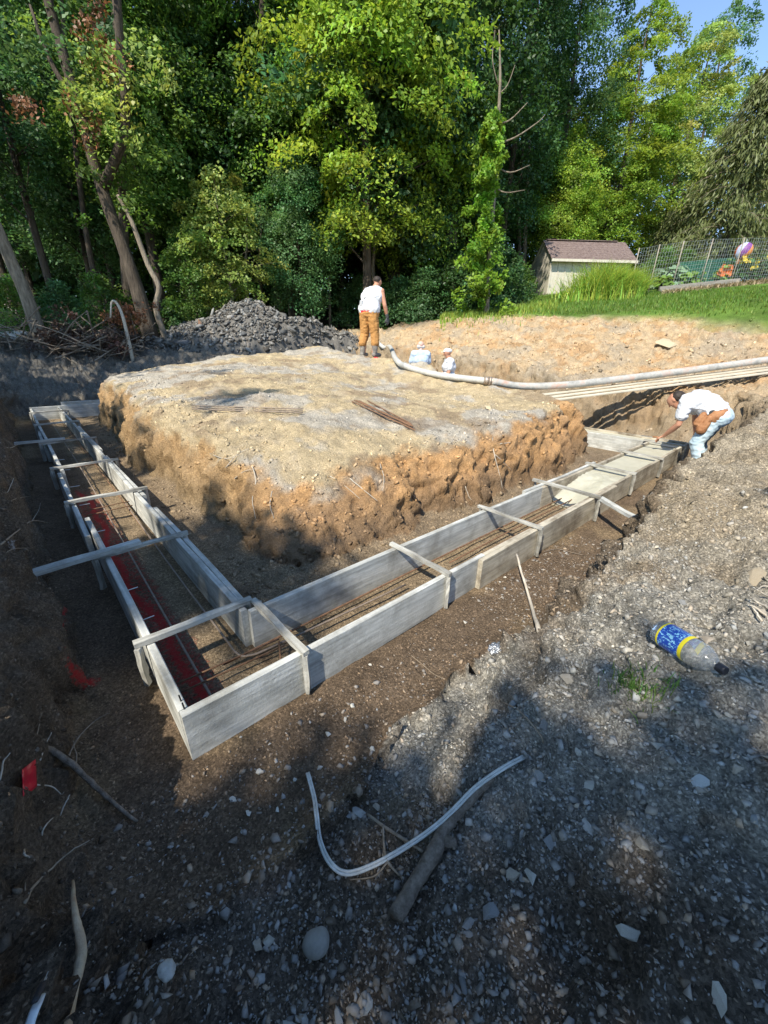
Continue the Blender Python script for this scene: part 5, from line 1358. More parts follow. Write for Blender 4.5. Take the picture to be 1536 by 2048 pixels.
def pile_h(x_, y_):
    x_ = np.asarray(x_, float); y_ = np.asarray(y_, float)
    prof = np.interp(x_, [-3.6, -3.0, -2.2, -1.2, -.5, 0, .6, 1.3, 1.9, 2.6, 3.4], [0, .2, .5, .95, 1.28, 1.32, 1.14, .92, .88, .55, 0])
    return prof * np.clip(1 - (np.abs(y_) / 1.9) ** 1.5, 0, 1) + .12 * fbm(np.stack([x_ * 1.3, y_ * 1.3, x_ * 0], -1).reshape(-1, 3), 3, 8).reshape(x_.shape) - .05
gx, gy = np.meshgrid(np.linspace(-3.8, 3.8, 90), np.linspace(-2.1, 2.1, 50), indexing='ij')
hz = pile_h(gx, gy) + gzl(gx, gy); V = np.stack([gx, gy, hz + .05 * fbm(np.stack([gx * 6, gy * 6, hz * 6], -1).reshape(-1, 3), 3, 9).reshape(gx.shape)], -1).reshape(-1, 3)
ii = np.arange(90 * 50).reshape(90, 50); Fq = np.stack([ii[:-1, :-1], ii[1:, :-1], ii[1:, 1:], ii[:-1, 1:]], -1).reshape(-1, 4)
link('heap', np_mesh('heap', V, Fq, [M_SHALE], np.tile([.12, .112, .10], (len(V), 1)), True), pile)
def pile_pts(n):
    xx = rg.uniform(-3.5, 3.3, n); yy = -1.85 + rg.beta(1.2, 1.3, n) * 2.6; e = .05
    zz = pile_h(xx, yy); gxx = (pile_h(xx + e, yy) - zz) / e; gyy = (pile_h(xx, yy + e) - zz) / e; zz = zz + gzl(xx, yy)
    return np.stack([xx, yy, zz], 1), unit(np.stack([-gxx, -gyy, np.ones(n)], 1))
pp, pn = pile_pts(5200)
sh_c = lambda n: np.clip(rg.normal(.15, .06, n), .05, .36)[:, None] * np.array([1.04, 1.0, .93]) * (1 + rg.normal(size=(n, 1)) * .05 * np.array([1, 0, -1]))
link('rubble', rocks('rubble', pp, pn, rg.uniform(.03, .10, 5200), sh_c(5200), SLAB, M_SHALE, rg, .7, .2), pile)['kind'] = 'stuff'
pp, pn = pile_pts(240); szs = rg.uniform(.10, .24, 240); RR = rotmats(240, rg, pn, .45); sc_ = sh_c(240)
slab_me = [np_mesh('slab', v * 1.0, f, [M_SHALE], np.tile(sc_[k], (len(v), 1))) for k, (v, f) in enumerate(SLAB)]
for k in range(240):
    o = link('slab', slab_me[k % 10], pile); o.location = Vector(pp[k]) + Vector(pn[k]) * szs[k] * .12
    o.rotation_euler = Matrix(RR[k].tolist()).to_euler(); o.scale = (szs[k],) * 3
q_, _n = hit(378, 690)
o = link('flat_stone', np_mesh('flat_stone', SLAB[2][0], SLAB[2][1], [M_SHALE], np.tile([.13, .13, .135], (len(SLAB[2][0]), 1)))); o.location = q_ + Vector((0, 0, .1)); o.scale = (.55, .42, .5); o.rotation_euler = (.25, .1, .4)
tag(o, 'big flat dark slab tipped against the foot of the rubble pile', 'stone')
# ------------------------------------------------------------------ loose stones and crumbs
M_STONE = attr_mat('stone', .8, .22, 25, .4, .004)
M_CLODM = attr_mat('soil_crumb', .95, .35, 30, .8, .01)
def samp(fn, n, keep=None):
    P_, N_, C_ = [], [], []
    tries = 0
    while len(P_) < n and tries < n * 6:
        tries += 1
        a, b = fn(); h_ = GB.ray_cast(Vector((a, b, 20)), Vector((0, 0, -1)))
        if h_[0] is None: continue
        if keep is not None and not keep(h_[0], h_[1]): continue
        P_.append(tuple(h_[0])); N_.append(tuple(h_[1])); C_.append(col[quads[h_[2], 0]])
    return np.array(P_), np.array(N_), np.array(C_)
def not_form(p, n):
    s_, t_ = ST(p.x, p.y)
    if (-.06 < s_ < .60 and -.05 < t_ < 10.3) or (-.06 < s_ < 8.1 and -.06 < t_ < .60) or (7.4 < s_ < 8.1 and t_ > -.1): return False
    return True
rg = np.random.default_rng(40); rr_ = random.Random(40)
def front_fn():
    while True:
        d_ = .35 + 3.6 * rr_.random() ** 1.5; a = rr_.uniform(-1.15, 1.45); x_, y_ = d_ * sin(a), d_ * cos(a)
        s_, t_ = ST(x_, y_)
        if t_ < -.04 and s_ > -.42:
            gzn = s_ + .35 * (t_ + 1.1) > .62 + rr_.uniform(-.15, .15)
            w = (1.0 if gzn else .38) if t_ < -.75 or s_ > 1.9 else (.45 if t_ < -.5 else .16)
            if rr_.random() < w: return x_, y_
Pg, Ng, Cg = samp(front_fn, 22500, not_form)
dist_ = np.linalg.norm(Pg - np.array([0, 0, EYE]), axis=1)
sizes = np.clip(rg.lognormal(math.log(.0062), .62, len(Pg)), .0035, .028)
tone = np.clip(rg.normal(.26, .08, len(Pg)), .10, .55)
gc = tone[:, None] * np.array([1.0, .985, .94]) * (1 + rg.normal(size=(len(Pg), 1)) * np.array([.06, .0, -.06]))
warm = rg.random(len(Pg)) < .25; gc[warm] *= np.array([1.15, .95, .75])
gc = gc * .60 + Cg * .5
tag(link('gravel', rocks('gravel', Pg, Ng, sizes, gc, PEB, M_STONE, rg, .5, .40)), 'loose grey gravel scattered over the near bank', 'gravel', None, 'stuff')
Pg, Ng, Cg = samp(front_fn, 9500, not_form)
tc_ = np.clip(rg.normal(.26, .09, len(Pg)), .08, .6)[:, None] * np.array([1.0, .985, .94])
tag(link('fine_gravel', rocks('fine_gravel', Pg, Ng, rg.uniform(.002, .0052, len(Pg)), tc_ * .6 + Cg * .5, CLOD, M_STONE, rg, .8, .4)), 'fine stone chips between the larger gravel', 'gravel', None, 'stuff')
# crumbs and clods of the soil's own colour
def mk_clods(name, label, fn, n, smin, smax, pw, keep=None, bright=1.0, var=.22, tilt=.8):
    P_, N_, C_ = samp(fn, n, keep); sz_ = smin + (smax - smin) * rg.random(len(P_)) ** pw
    cc_ = C_ * np.clip(1 + rg.normal(size=(len(P_), 1)) * var, .5, 1.7) * bright
    tag(link(name, rocks(name, P_, N_, sz_, cc_, CLOD, M_CLODM, rg, tilt, .5)), label, 'soil', None, 'stuff')
def uni(s0, s1, t0, t1):
    def f():
        w_ = W(rr_.uniform(s0, s1), rr_.uniform(t0, t1)); return w_.x, w_.y
    return f
mk_clods('soil_clods', 'tan clods littering the far bank', uni(8.7, 13.6, -2.5, 9.5), 7000, .008, .075, 4.5, None, 1.0)
mk_clods('soil_clods', 'dry tan crumbs on the soil block', uni(1.3, 7.0, 1.3, 7.5), 5000, .005, .035, 4.0, None, 1.0)
mk_clods('soil_clods', 'crumbled soil at the foot of the soil block', lambda: uni(.72, 1.75, .9, 8)() if rr_.random() < .5 else uni(.72, 6.5, .75, 1.75)(), 5200, .005, .045, 4.0, not_form, 1.0)
mk_clods('soil_clods', 'dark clods on the left bank and behind it', lambda: uni(-1.6, -.3, -1.0, 9)() if rr_.random() < .55 else uni(-2, 5, 10.5, 14)(), 7000, .004, .030, 3.5, not_form, 1.1)
mk_clods('soil_clods', 'fine dark crumbs covering the near bank and trench floor', lambda: uni(-.75, 1.6, -1.5, .0)() if rr_.random() < .6 else uni(-.8, -.02, -.3, 2.6)(), 9000, .0025, .012, 2.6, not_form, 1.25, .4)
mk_clods('soil_clods', 'dry clods on the right bank', uni(1.2, 8.5, -3.0, -.45), 6000, .005, .035, 4.0, None, 1.0)
mk_clods('soil_clods', 'crumbs on the trench floor', lambda: uni(-.3, .0, -.5, 5)() if rr_.random() < .4 else uni(-.3, 5, -.6, .0)(), 2200, .003, .014, 2.5, not_form, 1.3)
# single stones large enough to tell apart
stone_me = {}
def stone_at(p, n, r, c_, label, group, name='stone', var=None, squash=1.0, rz=None):
    k = rr_.randrange(len(PEB)) if var is None else var
    key = (k, tuple(round(x_, 2) for x_ in c_))
    if key not in stone_me:
        bm = bmesh.new(); v_, f_ = PEB[k]
        vs = [bm.verts.new(x_) for x_ in v_]
        for t3 in f_: bm.faces.new([vs[i] for i in t3])
        bmesh.ops.subdivide_edges(bm, edges=bm.edges[:], cuts=1, smooth=.35, use_grid_fill=True)
        me = bpy.data.meshes.new('stone'); bm.to_mesh(me); bm.free(); me.materials.append(M_STONE)
        a_ = me.color_attributes.new('Col', 'FLOAT_COLOR', 'POINT'); a_.data.foreach_set('color', np.tile([*c_, 1], len(me.vertices)).astype(np.float32)); stone_me[key] = me
    o = link(name, stone_me[key]); o.location = Vector(p) + Vector(n) * r * .28 * squash
    q_ = Vector(n).to_track_quat('Z', 'Y'); o.rotation_mode = 'QUATERNION'; o.rotation_quaternion = q_ @ Matrix.Rotation(rr_.uniform(0, 6.28) if rz is None else rz, 4, 'Z').to_quaternion()
    o.scale = (r, r, r * squash)
    return tag(o, label, 'stone', group)
STC = [(.30, .30, .28), (.24, .245, .24), (.38, .36, .31), (.20, .20, .195), (.33, .29, .23)]
Ps, Ns, _ = samp(front_fn, 120, not_form)
for p, n in zip(Ps, Ns):
    s_, t_ = ST(p[0], p[1])
    if t_ < -.6: stone_at(p, n, rr_.uniform(.017, .036), rr_.choice(STC), 'grey angular stone lying loose in the foreground gravel', 'loose stones in the foreground gravel')
for px, py in [(466, 1462), (482, 1475), (540, 1490), (620, 1445), (655, 1470), (690, 1440), (705, 1412), (745, 1500), (520, 1545), (466, 1600), (496, 1628), (555, 1620), (985, 1180), (1010, 1155), (930, 1245), (740, 1330), (1000, 1165), (640, 1535), (590, 1560), (860, 1300)]:
    p, n = hit(px, py); stone_at(p, n, rr_.uniform(.010, .020), rr_.choice([(.5, .49, .44), (.42, .40, .36), (.55, .52, .45)]), 'small pale pebble on the bare trench floor beside the form', 'pale pebbles on the trench floor')
M_PALE = rough_mat('pale_stone', (.20, .19, .168), (.30, .285, .25), 20, .85, .3, 60)
p, n = hit(632, 1892); o = blob('round_stone', [E_((0, 0, .014), (.042, .036, .030)), E_((.012, .006, .016), (.030, .034, .026))], M_PALE, None, .005, 3); o.location = p; tag(o, 'smooth round pale stone alone in the dark gravel', 'stone')
p, n = hit(334, 1942); o = blob('white_stone', [E_((0, 0, .008), (.022, .019, .016)), E_((.008, -.005, .008), (.016, .017, .013))], rough_mat('whitish_stone', (.32, .31, .28), (.44, .425, .385), 20, .8, .3, 60), None, .004, 2, .002, 60); o.location = p; tag(o, 'small whitish stone at the foot of the left bank', 'stone')
p, n = hit(1178, 1655); stone_at(p, n, .036, (.40, .37, .33), 'flat pale stone on the grey bank below the bottle', None, 'flat_stone', 7, .5)
p, n = hit(1400, 1567); stone_at(p, n, .036, (.40, .42, .42), 'bluish-white stone on the bank beyond the branch', None, 'flat_stone', 8, .5)
p, n = hit(1512, 1157); stone_at(p, n, .075, (.28, .235, .17), 'flat brown stone half buried in the right bank', None, 'flat_stone', 9, .4)
p, n = hit(1410, 1285); stone_at(p, n, .045, (.30, .26, .21), 'brown stone beside the lying bottle', None, 'brown_stone', 2, .6)
for px, py, r in [(1330, 690, .45), (975, 818, .09), (505, 628, .22), (700, 655, .25)]:
    p, n = hit(px, py)
    stone_at(p, (0, -.3, 1), r, (.46, .38, .25) if px != 505 else (.4, .37, .3), {1330: 'long tan slab lying on the far bank', 975: 'lone tan clod on top of the soil block', 505: 'tan stone stuck in the dark rubble pile', 700: 'pale boulder at the end of the rubble pile'}[px], None, 'tan_stone', 4, .3 if px == 1330 else .7)

# ------------------------------------------------------------------ roots, sticks, cable
M_ROOT = rough_mat('root', (.17, .13, .09), (.38, .31, .23), 30, .9, .5, 80)
M_ROOT_P = rough_mat('root_pale', (.36, .31, .24), (.55, .50, .42), 30, .85, .4, 80)
M_STICK = rough_mat('stick_bark', (.115, .09, .068), (.33, .27, .21), 40, .95, 1.0, 90, (1, 1, 1), dist=.012)
M_STICK_R = rough_mat('split_stick', (.30, .17, .09), (.52, .40, .26), 10, .85, .5, 40, c3=(.17, .15, .13))
def lying(pts, lifts, rad, mat, name, label, cat, group=None, sides=7, n=5, flat=1.0, wobble=0.0, bumpy=0.0):
    """tube laid on the ground along pixel points"""
    Q = []
    for k, q_ in enumerate(pts):
        h_, nn_ = hit(*q_); Q.append(h_ + Vector((0, 0, lifts[k] if hasattr(lifts, '__len__') else lifts)) + (pix(*q_).normalized() * 0))
    P_ = spline(Q, n); o0 = P_[0].copy()
    R_ = np.interp(np.linspace(0, len(pts) - 1, len(P_)), np.linspace(0, len(pts) - 1, len(rad)), rad) if hasattr(rad, '__len__') else np.full(len(P_), rad)
    if bumpy: R_ = R_ * (1 + np.array([rr_.uniform(-bumpy, bumpy) for _ in P_]))
    mb = MB(); mb.tube([p - o0 + Vector((rr_.uniform(-wobble, wobble), rr_.uniform(-wobble, wobble), rr_.uniform(-wobble, wobble) * .5)) for p in P_], list(R_), sides, flat=flat)
    o = mb.build(name, mat, None, True); o.location = o0
    return tag(o, label, cat, group)
# flat twin cable: two cores side by side
cpx = [(616, 1552), (629, 1602), (634, 1640), (641, 1692), (662, 1737), (694, 1756), (742, 1742), (800, 1712), (858, 1676), (900, 1642), (948, 1592), (1000, 1552), (1045, 1521)]
lf_ = [.02, .02, .025, .03, .03, .03, .03, .035, .045, .055, .05, .04, .02]
Q = [hit(*q_)[0] + Vector((0, 0, lf_[k])) for k, q_ in enumerate(cpx)]; P_ = spline(Q, 6); c0 = P_[0].copy()
cable = thing('twin_cable', 'flat white twin cable curving over the gravel and the branch', 'cable', c0)
M_CABLE = rough_mat('cable_sheath', (.42, .43, .40), (.66, .66, .62), 40, .6, .3, 80, spec=.5)
for sgn in (-1, 1):
    mb = MB(); pts = []
    for k, p in enumerate(P_):
        d = (P_[min(k + 1, len(P_) - 1)] - P_[max(k - 1, 0)]).normalized(); sd = d.cross(Vector((.1, -.3, 1))).normalized()
        pts.append(p - c0 + sd * .0044 * sgn)
    mb.tube(pts, .0047, 7); mb.build('core', M_CABLE, cable, True)
br = lying([(790, 1842), (826, 1782), (868, 1712), (892, 1662), (940, 1608), (985, 1560)], [.022, .028, .03, .03, .028, .02], [.026, .024, .027, .020, .017, .013], M_STICK, 'fallen_branch', 'thick brown branch lying under the white cable', 'branch', None, 9, 6, 1, .002, .07)
bl = br.location
mb = MB(); a = hit(884, 1694)[0] + Vector((0, 0, .03)) - bl; mb.tube([a, a + Vector((.03, -.005, .012)), a + Vector((.045, -.012, .02))], [.02, .017, .010], 7); mb.build('knot', M_STICK, br, True)
lying([(735, 1632), (765, 1655), (800, 1678), (846, 1708)], .012, [.005, .006, .006, .005], M_ROOT, 'root', 'thin brown root running under the cable to the branch', 'root', None, 5)
lying([(766, 1656), (768, 1700), (775, 1735), (800, 1756)], [.015, .02, .035, .01], [.004, .004, .005, .003], M_ROOT, 'root', 'short forked root crossing over the white cable', 'root', None, 5)
lying([(775, 1735), (748, 1756), (700, 1762)], [.035, .012, .008], [.004, .003, .002], M_ROOT, 'root', 'hair-thin root trailing left along the cable', 'root', None, 4)
# left bank
lying([(72, 1500), (100, 1508), (150, 1542), (205, 1592), (275, 1646)], [.0, .03, .04, .03, .008], [.010, .013, .012, .009, .006], M_STICK, 'root_stick', 'long dark root reaching from the left bank to the trench floor', 'root', None, 7, 6, 1, .002, .1)
lying([(138, 2075), (152, 2005), (172, 1932), (170, 1890), (162, 1845), (160, 1790)], [.02, .03, .045, .05, .06, .08], [.010, .011, .013, .011, .008, .004], M_STICK_R, 'split_stick', 'split reddish-brown stick leaning against the left bank', 'stick', None, 7, 6, 1, .001, .04)
roots = [([(0, 1290 - 200), (40, 1075), (72, 1060), (108, 1068)], .006), ([(0, 1120), (30, 1115), (70, 1116)], .003), ([(0, 1030), (30, 1012), (66, 1006)], .005), ([(60, 1048), (80, 1030), (86, 1020)], .003), ([(5, 1005), (25, 985), (34, 975)], .003),
         ([(134, 1524), (160, 1496), (200, 1466), (232, 1460)], .004), ([(50, 1805), (80, 1790), (120, 1765), (160, 1742), (200, 1730)], .005), ([(52, 1800), (62, 1788), (72, 1782)], .003), ([(70, 1570), (110, 1590), (135, 1615), (145, 1622)], .003), ([(120, 1632), (138, 1625), (152, 1616)], .003),
         ([(70, 1500), (85, 1470), (95, 1455)], .0025), ([(0, 1560), (18, 1545), (38, 1538)], .003), ([(80, 1520), (100, 1505), (115, 1492)], .003), ([(150, 1545), (160, 1525), (158, 1515), (172, 1505)], .003), ([(82, 1675), (100, 1670), (120, 1664)], .003), ([(48, 1700), (62, 1730), (80, 1748)], .003), ([(0, 885), (20, 905), (40, 902)], .004), ([(85, 1600), (95, 1620), (102, 1634)], .003)]
for pts, r in roots:
    lying(pts, [.0] + [.02 + .03 * k for k in range(1, len(pts))], [r, r * .8, r * .6, r * .4][:max(2, len(pts))], M_ROOT_P if rr_.random() < .5 else M_ROOT, 'root', 'pale thin root poking out of the shaded left bank', 'root', 'roots poking out of the left bank', 5, 4, 1, .0015)
iroots = [([(505, 935), (512, 965), (505, 1000), (512, 1040)], .006), ([(545, 985), (540, 1010), (548, 1040)], .005), ([(700, 960), (730, 985), (755, 1005)], .006), ([(760, 930), (768, 960), (765, 985)], .005), ([(985, 878), (988, 910), (996, 940), (1005, 980)], .007), ([(990, 912), (1005, 925), (1025, 945)], .005), ([(452, 938), (475, 912), (498, 900)], .005), ([(420, 910), (450, 920), (480, 912)], .005), ([(1000, 890), (1020, 888), (1032, 892)], .006), ([(470, 960), (490, 945), (520, 940)], .004), ([(660, 955), (690, 975), (720, 1000)], .005), ([(930, 975), (940, 1000), (960, 1010)], .004)]
for pts, r in iroots:
    lying(pts, .015, [r, r * .7, r * .4], M_ROOT_P, 'root', 'tan root hanging out of the soil block\'s side', 'root', 'roots hanging from the soil block', 5, 4, 1, .003)
lying([(1078, 1262), (1060, 1222), (1042, 1185), (1026, 1150)], [.0, .05, .12, .19], [.013, .011, .010, .007], M_ROOT_P, 'broken_root', 'pale broken root standing up out of the right bank', 'root', None, 7, 4, 1, .002, .1)
lying([(1000, 1405), (1040, 1428), (1078, 1472), (1085, 1490)], .012, [.003, .005, .004, .003], M_ROOT, 'root', 'curved thin root on the bank above the mound', 'root', None, 5)
lying([(1088, 1105), (1115, 1100), (1140, 1106), (1165, 1112)], .01, [.004, .004, .003], M_STICK, 'twig', 'dark twig lying on the trench floor by the bank', 'twig', None, 5)
lying([(822, 1312), (850, 1335), (868, 1350), (890, 1360)], .006, [.002, .002, .002], M_ROOT, 'twig', 'hair-thin pale twig on the trench floor', 'twig', None, 4)
for k, pts in enumerate([[(1536, 1225), (1510, 1215), (1492, 1200)], [(1530, 1240), (1505, 1225), (1490, 1215)], [(1536, 1200), (1512, 1192), (1500, 1180)], [(1520, 1250), (1506, 1232), (1498, 1218)], [(1536, 1180), (1520, 1182), (1505, 1190)]]):
    lying(pts, [.02, .03, .02], [.006, .004, .002], M_ROOT_P, 'root', 'tan root in the tangle half buried in the right bank', 'root', 'tangle of roots in the right bank', 5, 4, 1, .003)
q_ = [at_z(383, 1546 - 14, .006)]
# ------------------------------------------------------------------ litter
# bottle lying on its side
bq, bn = hit(1364, 1318)
d_px = (hit(1425, 1352)[0] - hit(1305, 1275)[0]); ax_b = d_px.normalized()
bottle = thing('plastic_bottle', 'clear plastic bottle with blue and yellow label lying on the right bank', 'bottle', bq + Vector((0, 0, .058)))
bottle.rotation_euler = ax_b.to_track_quat('X', 'Z').to_euler()
BL = min(.33, max(.27, d_px.length * 1.0)); rB = .052
def lathe(prof, sides, name, mat, parent, smooth=True):
    mb = MB(); V = []; F = []
    for (xx, r) in prof:
        for k in range(sides):
            th = 2 * pi * k / sides; V.append((xx, r * cos(th), r * sin(th)))
    for i in range(len(prof) - 1):
        for k in range(sides): k2 = (k + 1) % sides; F.append((i * sides + k, i * sides + k2, (i + 1) * sides + k2, (i + 1) * sides + k))
    mb.add(V, F); return mb.build(name, mat, parent, smooth)
m_pl, N, L, out = new_mat('clear_plastic'); b = N('BsdfPrincipled', i_Roughness=.12, i_IOR=1.25); b.inputs['Transmission Weight'].default_value = .85; b.inputs['Base Color'].default_value = (.80, .84, .86, 1); L(b.outputs[0], out.inputs[0])
x0 = -BL / 2
lathe([(x0, .012), (x0 + .004, .035), (x0 + .018, rB * .96), (x0 + .05, rB), (x0 + .19 * BL / .31, rB), (x0 + .23 * BL / .31, rB * .97), (x0 + .262 * BL / .31, rB * .72), (x0 + .282 * BL / .31, .022), (x0 + .292 * BL / .31, .0145), (x0 + BL - .004, .0135)], 28, 'bottle_shell', m_pl, bottle)
lathe([(x0 + .291 * BL / .31, .0005), (x0 + .291 * BL / .31, .0165), (x0 + .297 * BL / .31, .0175), (x0 + BL + .008, .017), (x0 + BL + .012, .015), (x0 + BL + .012, .0005)], 18, 'cap', plain('black_cap', (.02, .02, .025), .4), bottle, False)
m_lb, N, L, out = new_mat('bottle_label'); tc = N('TexCoord'); sx = N('SeparateXYZ'); L(tc.outputs['Object'], sx.inputs[0])
lx0, lx1 = x0 + .045, x0 + .178 * BL / .31
mr = N('MapRange'); mr.inputs['From Min'].default_value = lx0; mr.inputs['From Max'].default_value = lx1; L(sx.outputs[0], mr.inputs['Value'])
at2 = N('Math', operation='ARCTAN2'); L(sx.outputs[1], at2.inputs[0]); L(sx.outputs[2], at2.inputs[1])
cb = N('CombineXYZ'); L(mr.outputs[0], cb.inputs[0]); L(at2.outputs[0], cb.inputs[1])
bk = N('TexNoise', i_Scale=7.0, i_Detail=2.0, i_Distortion=1.2); L(cb.outputs[0], bk.inputs['Vector']); rb = ramp(N, [(.56, 0.0), (.60, 1.0)]); L(bk.outputs[0], rb.inputs[0])
wv = N('TexWave', i_Scale=9.0, i_Distortion=.6, i_Detail=1.0); wv.bands_direction = 'X'; L(cb.outputs[0], wv.inputs['Vector']); rw = ramp(N, [(.80, 0.0), (.9, .55)]); L(wv.outputs[0], rw.inputs[0])
mA = N('MixRGB'); mA.inputs[1].default_value = (.012, .07, .42, 1); mA.inputs[2].default_value = (.35, .70, .85, 1); L(rb.outputs[0], mA.inputs[0])
gt_ = N('Math', operation='GREATER_THAN'); gt_.inputs[1].default_value = .35; L(at2.outputs[0], gt_.inputs[0]); mm = N('Math', operation='MULTIPLY'); L(gt_.outputs[0], mm.inputs[0]); L(rw.outputs[0], mm.inputs[1])
mB = N('MixRGB'); L(mm.outputs[0], mB.inputs[0]); L(mA.outputs[0], mB.inputs[1]); mB.inputs[2].default_value = (.75, .8, .9, 1)
ye = ramp(N, [(0.0, 1.0), (.07, 0.0), (.86, 1.0)]); ye.color_ramp.interpolation = 'CONSTANT'; L(mr.outputs[0], ye.inputs[0])
mC = N('MixRGB'); L(ye.outputs[0], mC.inputs[0]); L(mB.outputs[0], mC.inputs[1]); mC.inputs[2].default_value = (.80, .66, .02, 1)
b = N('BsdfPrincipled', i_Roughness=.35); L(mC.outputs[0], b.inputs['Base Color']); L(b.outputs[0], out.inputs[0])
lathe([(lx0, rB + .0012), (lx1, rB + .0012)], 28, 'label_wrap', m_lb, bottle)
# red plastic flag scrap on the left bank
fq, fn = hit(60, 1556); V = []; F = []
e1 = (hit(92, 1548)[0] - hit(32, 1568)[0]); e1 = e1.normalized() * max(.10, min(.13, e1.length)); e2 = Vector((0, 0, 1)).cross(e1.normalized()); vw = -pix(60, 1556).normalized(); e2 = (vw.cross(e1.normalized())).normalized() * .085
mb = MB(); n1_, n2_ = 10, 7
for i in range(n1_ + 1):
    for j in range(n2_ + 1):
        u, v = i / n1_ - .5, j / n2_ - .5; V.append(e1 * (u - .12 * v) + e2 * (v + .25 * u) + vw * (.045 + .010 * sin(v * 11 + u * 2) + .006 * sin(u * 7)))
for i in range(n1_):
    for j in range(n2_): a = i * (n2_ + 1) + j; F.append((a, a + n2_ + 1, a + n2_ + 2, a + 1))
mb.add(V, F); o = mb.build('red_flag', plain('red_plastic', (.55, .008, .03), .28, 0, .6), None, True); o.location = fq; so = o.modifiers.new('t', 'SOLIDIFY'); so.thickness = .0012
tag(o, 'crumpled bright red plastic flag caught on the left bank', 'flag')
# torn white tape with wires
tp = thing('torn_tape', 'torn white and black tape with bare wires on the left bank', 'tape', hit(85, 2020)[0])
T0 = tp.location
def tpt(px, py, l): return hit(px, py)[0] + Vector((0, 0, l)) - T0
mb = MB(); mb.tube(spline([tpt(62, 2085, .03), tpt(80, 2040, .04), tpt(97, 2008, .045)], 5), [.012, .012, .011, .010, .010, .010, .010, .010, .009, .008, .007], 6, flat=.35); mb.build('white_sleeve', plain('white_tape', (.62, .68, .72), .5), tp, True)
mb = MB(); mb.tube(spline([tpt(86, 2026, .055), tpt(104, 1990, .06)], 4), .008, 6, flat=.5); mb.build('black_sleeve', M_STRAP, tp, True)
for k in range(3):
    mb = MB(); mb.tube([tpt(102 + 2 * k, 1992, .058), tpt(140 + 1 * k, 1915 + 7 * k, .08)], .0013, 4); mb.build('wire', M_WIRE, tp)
# crumpled foil wrapper
o = blob('foil_wrapper', [E_((0, 0, .02), (.040, .032, .022)), E_((.03, .01, .02), (.025, .03, .018)), E_((-.02, -.02, .015), (.03, .02, .016))], rough_mat('foil', (.10, .12, .16), (.75, .78, .82), 40, .25, .9, 60, metallic=.8, dist=.01), None, .006, 0, .012, 45)
o.location = hit(992, 1300)[0] + Vector((0, 0, -.006)); tag(o, 'crumpled silver wrapper at the edge of the trench floor', 'wrapper')
# small grass tufts on the near bank
rg = np.random.default_rng(5)
for k, (px, py, n_) in enumerate([(1270, 1372, 70), (1300, 1392, 60), (1245, 1360, 40)]):
    c_ = hit(px, py)[0]; P_ = np.array([[c_.x + rg.normal() * .035, c_.y + rg.normal() * .03, 0] for _ in range(n_)]); P_[:, 2] = [gz(a, b_) for a, b_ in P_[:, :2]]
    o = link('grass_tuft', blades('grass_tuft', P_ - np.array(c_), .05, .0016, M_LEAF, rg, .9, 2)); o.location = c_
    tag(o, 'small tuft of dark green grass on the bank below the bottle', 'grass', 'grass tufts below the bottle')

# ------------------------------------------------------------------ brush pile, logs, bent branch
rg = np.random.default_rng(61)
bc_ = hit(130, 705)[0]
brush = thing('brush_pile', 'dark tangle of cut branches and dead leaves at the edge of the wood', 'brush pile', bc_)
mb = MB()
for k in range(230):
    u = rg.uniform(0, 1); c_ = Vector((-2.6 + 4.6 * u + rg.normal() * .25, rg.normal() * .6, abs(rg.normal()) * .32 * (1.2 - abs(u - .55)) + .05)); a = rg.uniform(0, 2 * pi); L_ = rg.uniform(.4, 1.6); d = Vector((cos(a), sin(a) * .6, rg.normal() * .35)).normalized()
    pts = [c_ - d * L_ / 2, c_ + Vector(rg.normal(size=3) * .08), c_ + d * L_ / 2]; r = rg.uniform(.006, .03); mb.tube(spline(pts, 3), list(np.linspace(r, r * .35, 7)), 5)
mb.build('branches', M_STICK, brush, True)['kind'] = 'stuff'
cs = np.stack([rg.uniform(-.4, 1.9, 60), rg.normal(size=60) * .45, np.abs(rg.normal(size=60)) * .30 + .15], 1)
V, F, co = clump_leaves(cs, rg.uniform(.12, .3, 60), unit(rg.normal(size=(60, 3)) + np.array([0, -.3, .6])), 60, .045, rg, .5)
link('dead_leaves', np_mesh('brush_leaves', V, F, [leaf_mat('dead_dark_leaves', (.10, .06, .045), (.12, .07, .04), .2)], co), brush)
o0 = at_y(262, 635, 12.6); cs = rg.normal(size=(26, 3)) * np.array([.35, .2, .16])
dl = thing('dead_branch', 'sprig of dry reddish-brown leaves beside the bent pale branch', 'branch', Vector((o0.x, o0.y, gz(o0.x, o0.y))))
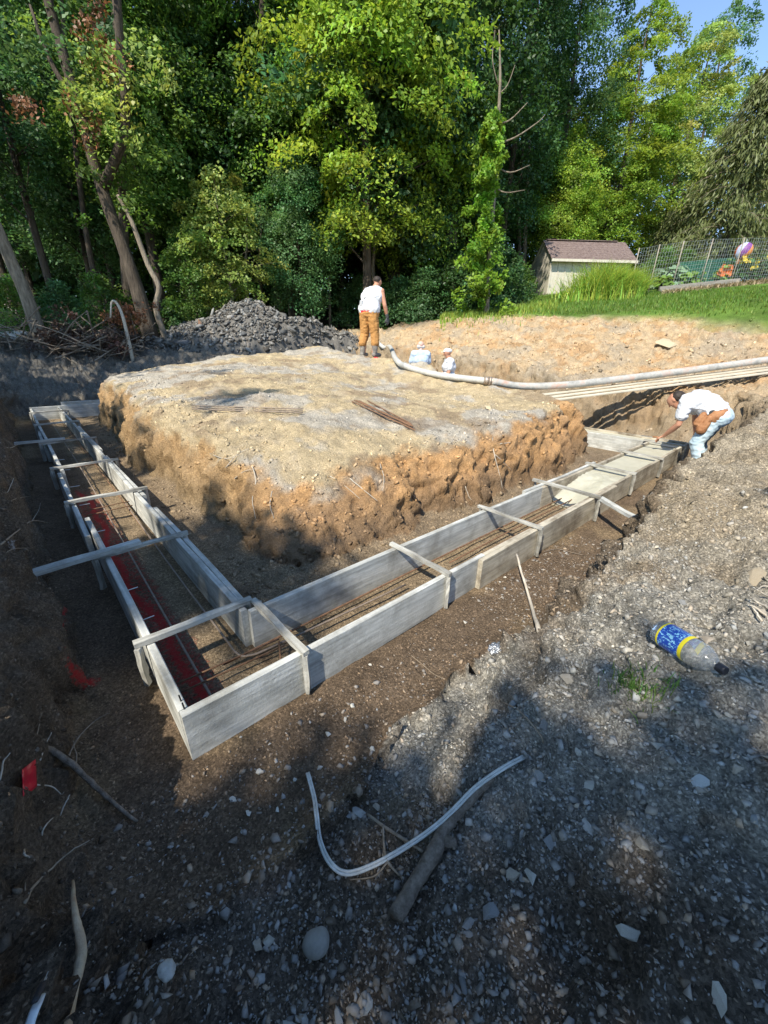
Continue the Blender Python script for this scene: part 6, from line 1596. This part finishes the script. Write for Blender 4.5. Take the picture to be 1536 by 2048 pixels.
V, F, co = clump_leaves(cs + np.array([0, 0, o0.z - dl.location.z]), rg.uniform(.1, .22, 26), unit(rg.normal(size=(26, 3)) + np.array([0, -.4, .5])), 50, .04, rg, .5)
link('dry_leaves', np_mesh('dry_leaves', V, F, [M_DRY], co), dl)
mb = MB(); mb.tube([(.1, 0, -.05), (.05, .02, .3), (0, 0, o0.z - dl.location.z + .1)], [.02, .016, .006], 6); mb.build('stem', M_STICK, dl, True)
b6 = [at_y(258, 684, 11.9), at_y(250, 650, 11.9), at_y(240, 618, 11.9), at_y(230, 603, 11.9), at_y(223, 606, 11.9), at_y(221, 636, 11.8)]
b6[0].z = gz(b6[0].x, b6[0].y) - .05
bare_trunk('bent_branch', b6, [.05, .042, .036, .03, .025, .018], M_ROOT_P, 'pale stripped branch snapped over into a hook by the brush pile', (), 'branch')
lying([(258, 684), (272, 676), (300, 672), (338, 668)], .05, [.05, .06, .065, .06], M_BARK_L, 'fallen_log', 'short tan log lying below the leaning trunks', 'log', None, 9)
lying([(-60, 688), (-10, 684), (40, 680), (88, 680)], .12, [.14, .14, .13, .12], rough_mat('birch', (.45, .44, .42), (.68, .67, .65), 6, .9, .5, 30), 'fallen_log', 'whitish fallen log behind the brush pile', 'log', None, 10)
for k, pts in enumerate([[(0, 612), (30, 630), (62, 652)], [(250, 690), (262, 676), (280, 668)], [(283, 700), (300, 688), (312, 682)], [(180, 716), (195, 712), (200, 722)]]):
    lying(pts, [.25, .12, .05], [.02, .015, .01], M_ROOT_P, 'broken_stick', 'bleached broken stick among the debris by the wood', 'stick', 'bleached sticks by the wood', 5)
ss_ = at_y(397, 638, 13.4); o = thing('rusty_stump', 'small reddish-brown jagged stump beside the rubble pile', 'stump', (ss_.x, ss_.y, gz(ss_.x, ss_.y)))
mb = MB(); mb.tube(spline([(0, 0, -.1), (.02, 0, .15), (-.02, .01, .35), (.03, 0, .55), (.0, 0, .72)], 3), [.09, .08, .075, .09, .06, .08, .055, .075, .05, .07, .05, .03, .02], 7); mb.build('wood', rough_mat('rotten_wood', (.16, .08, .05), (.32, .19, .12), 14, .9, .8, 40, dist=.02), o)
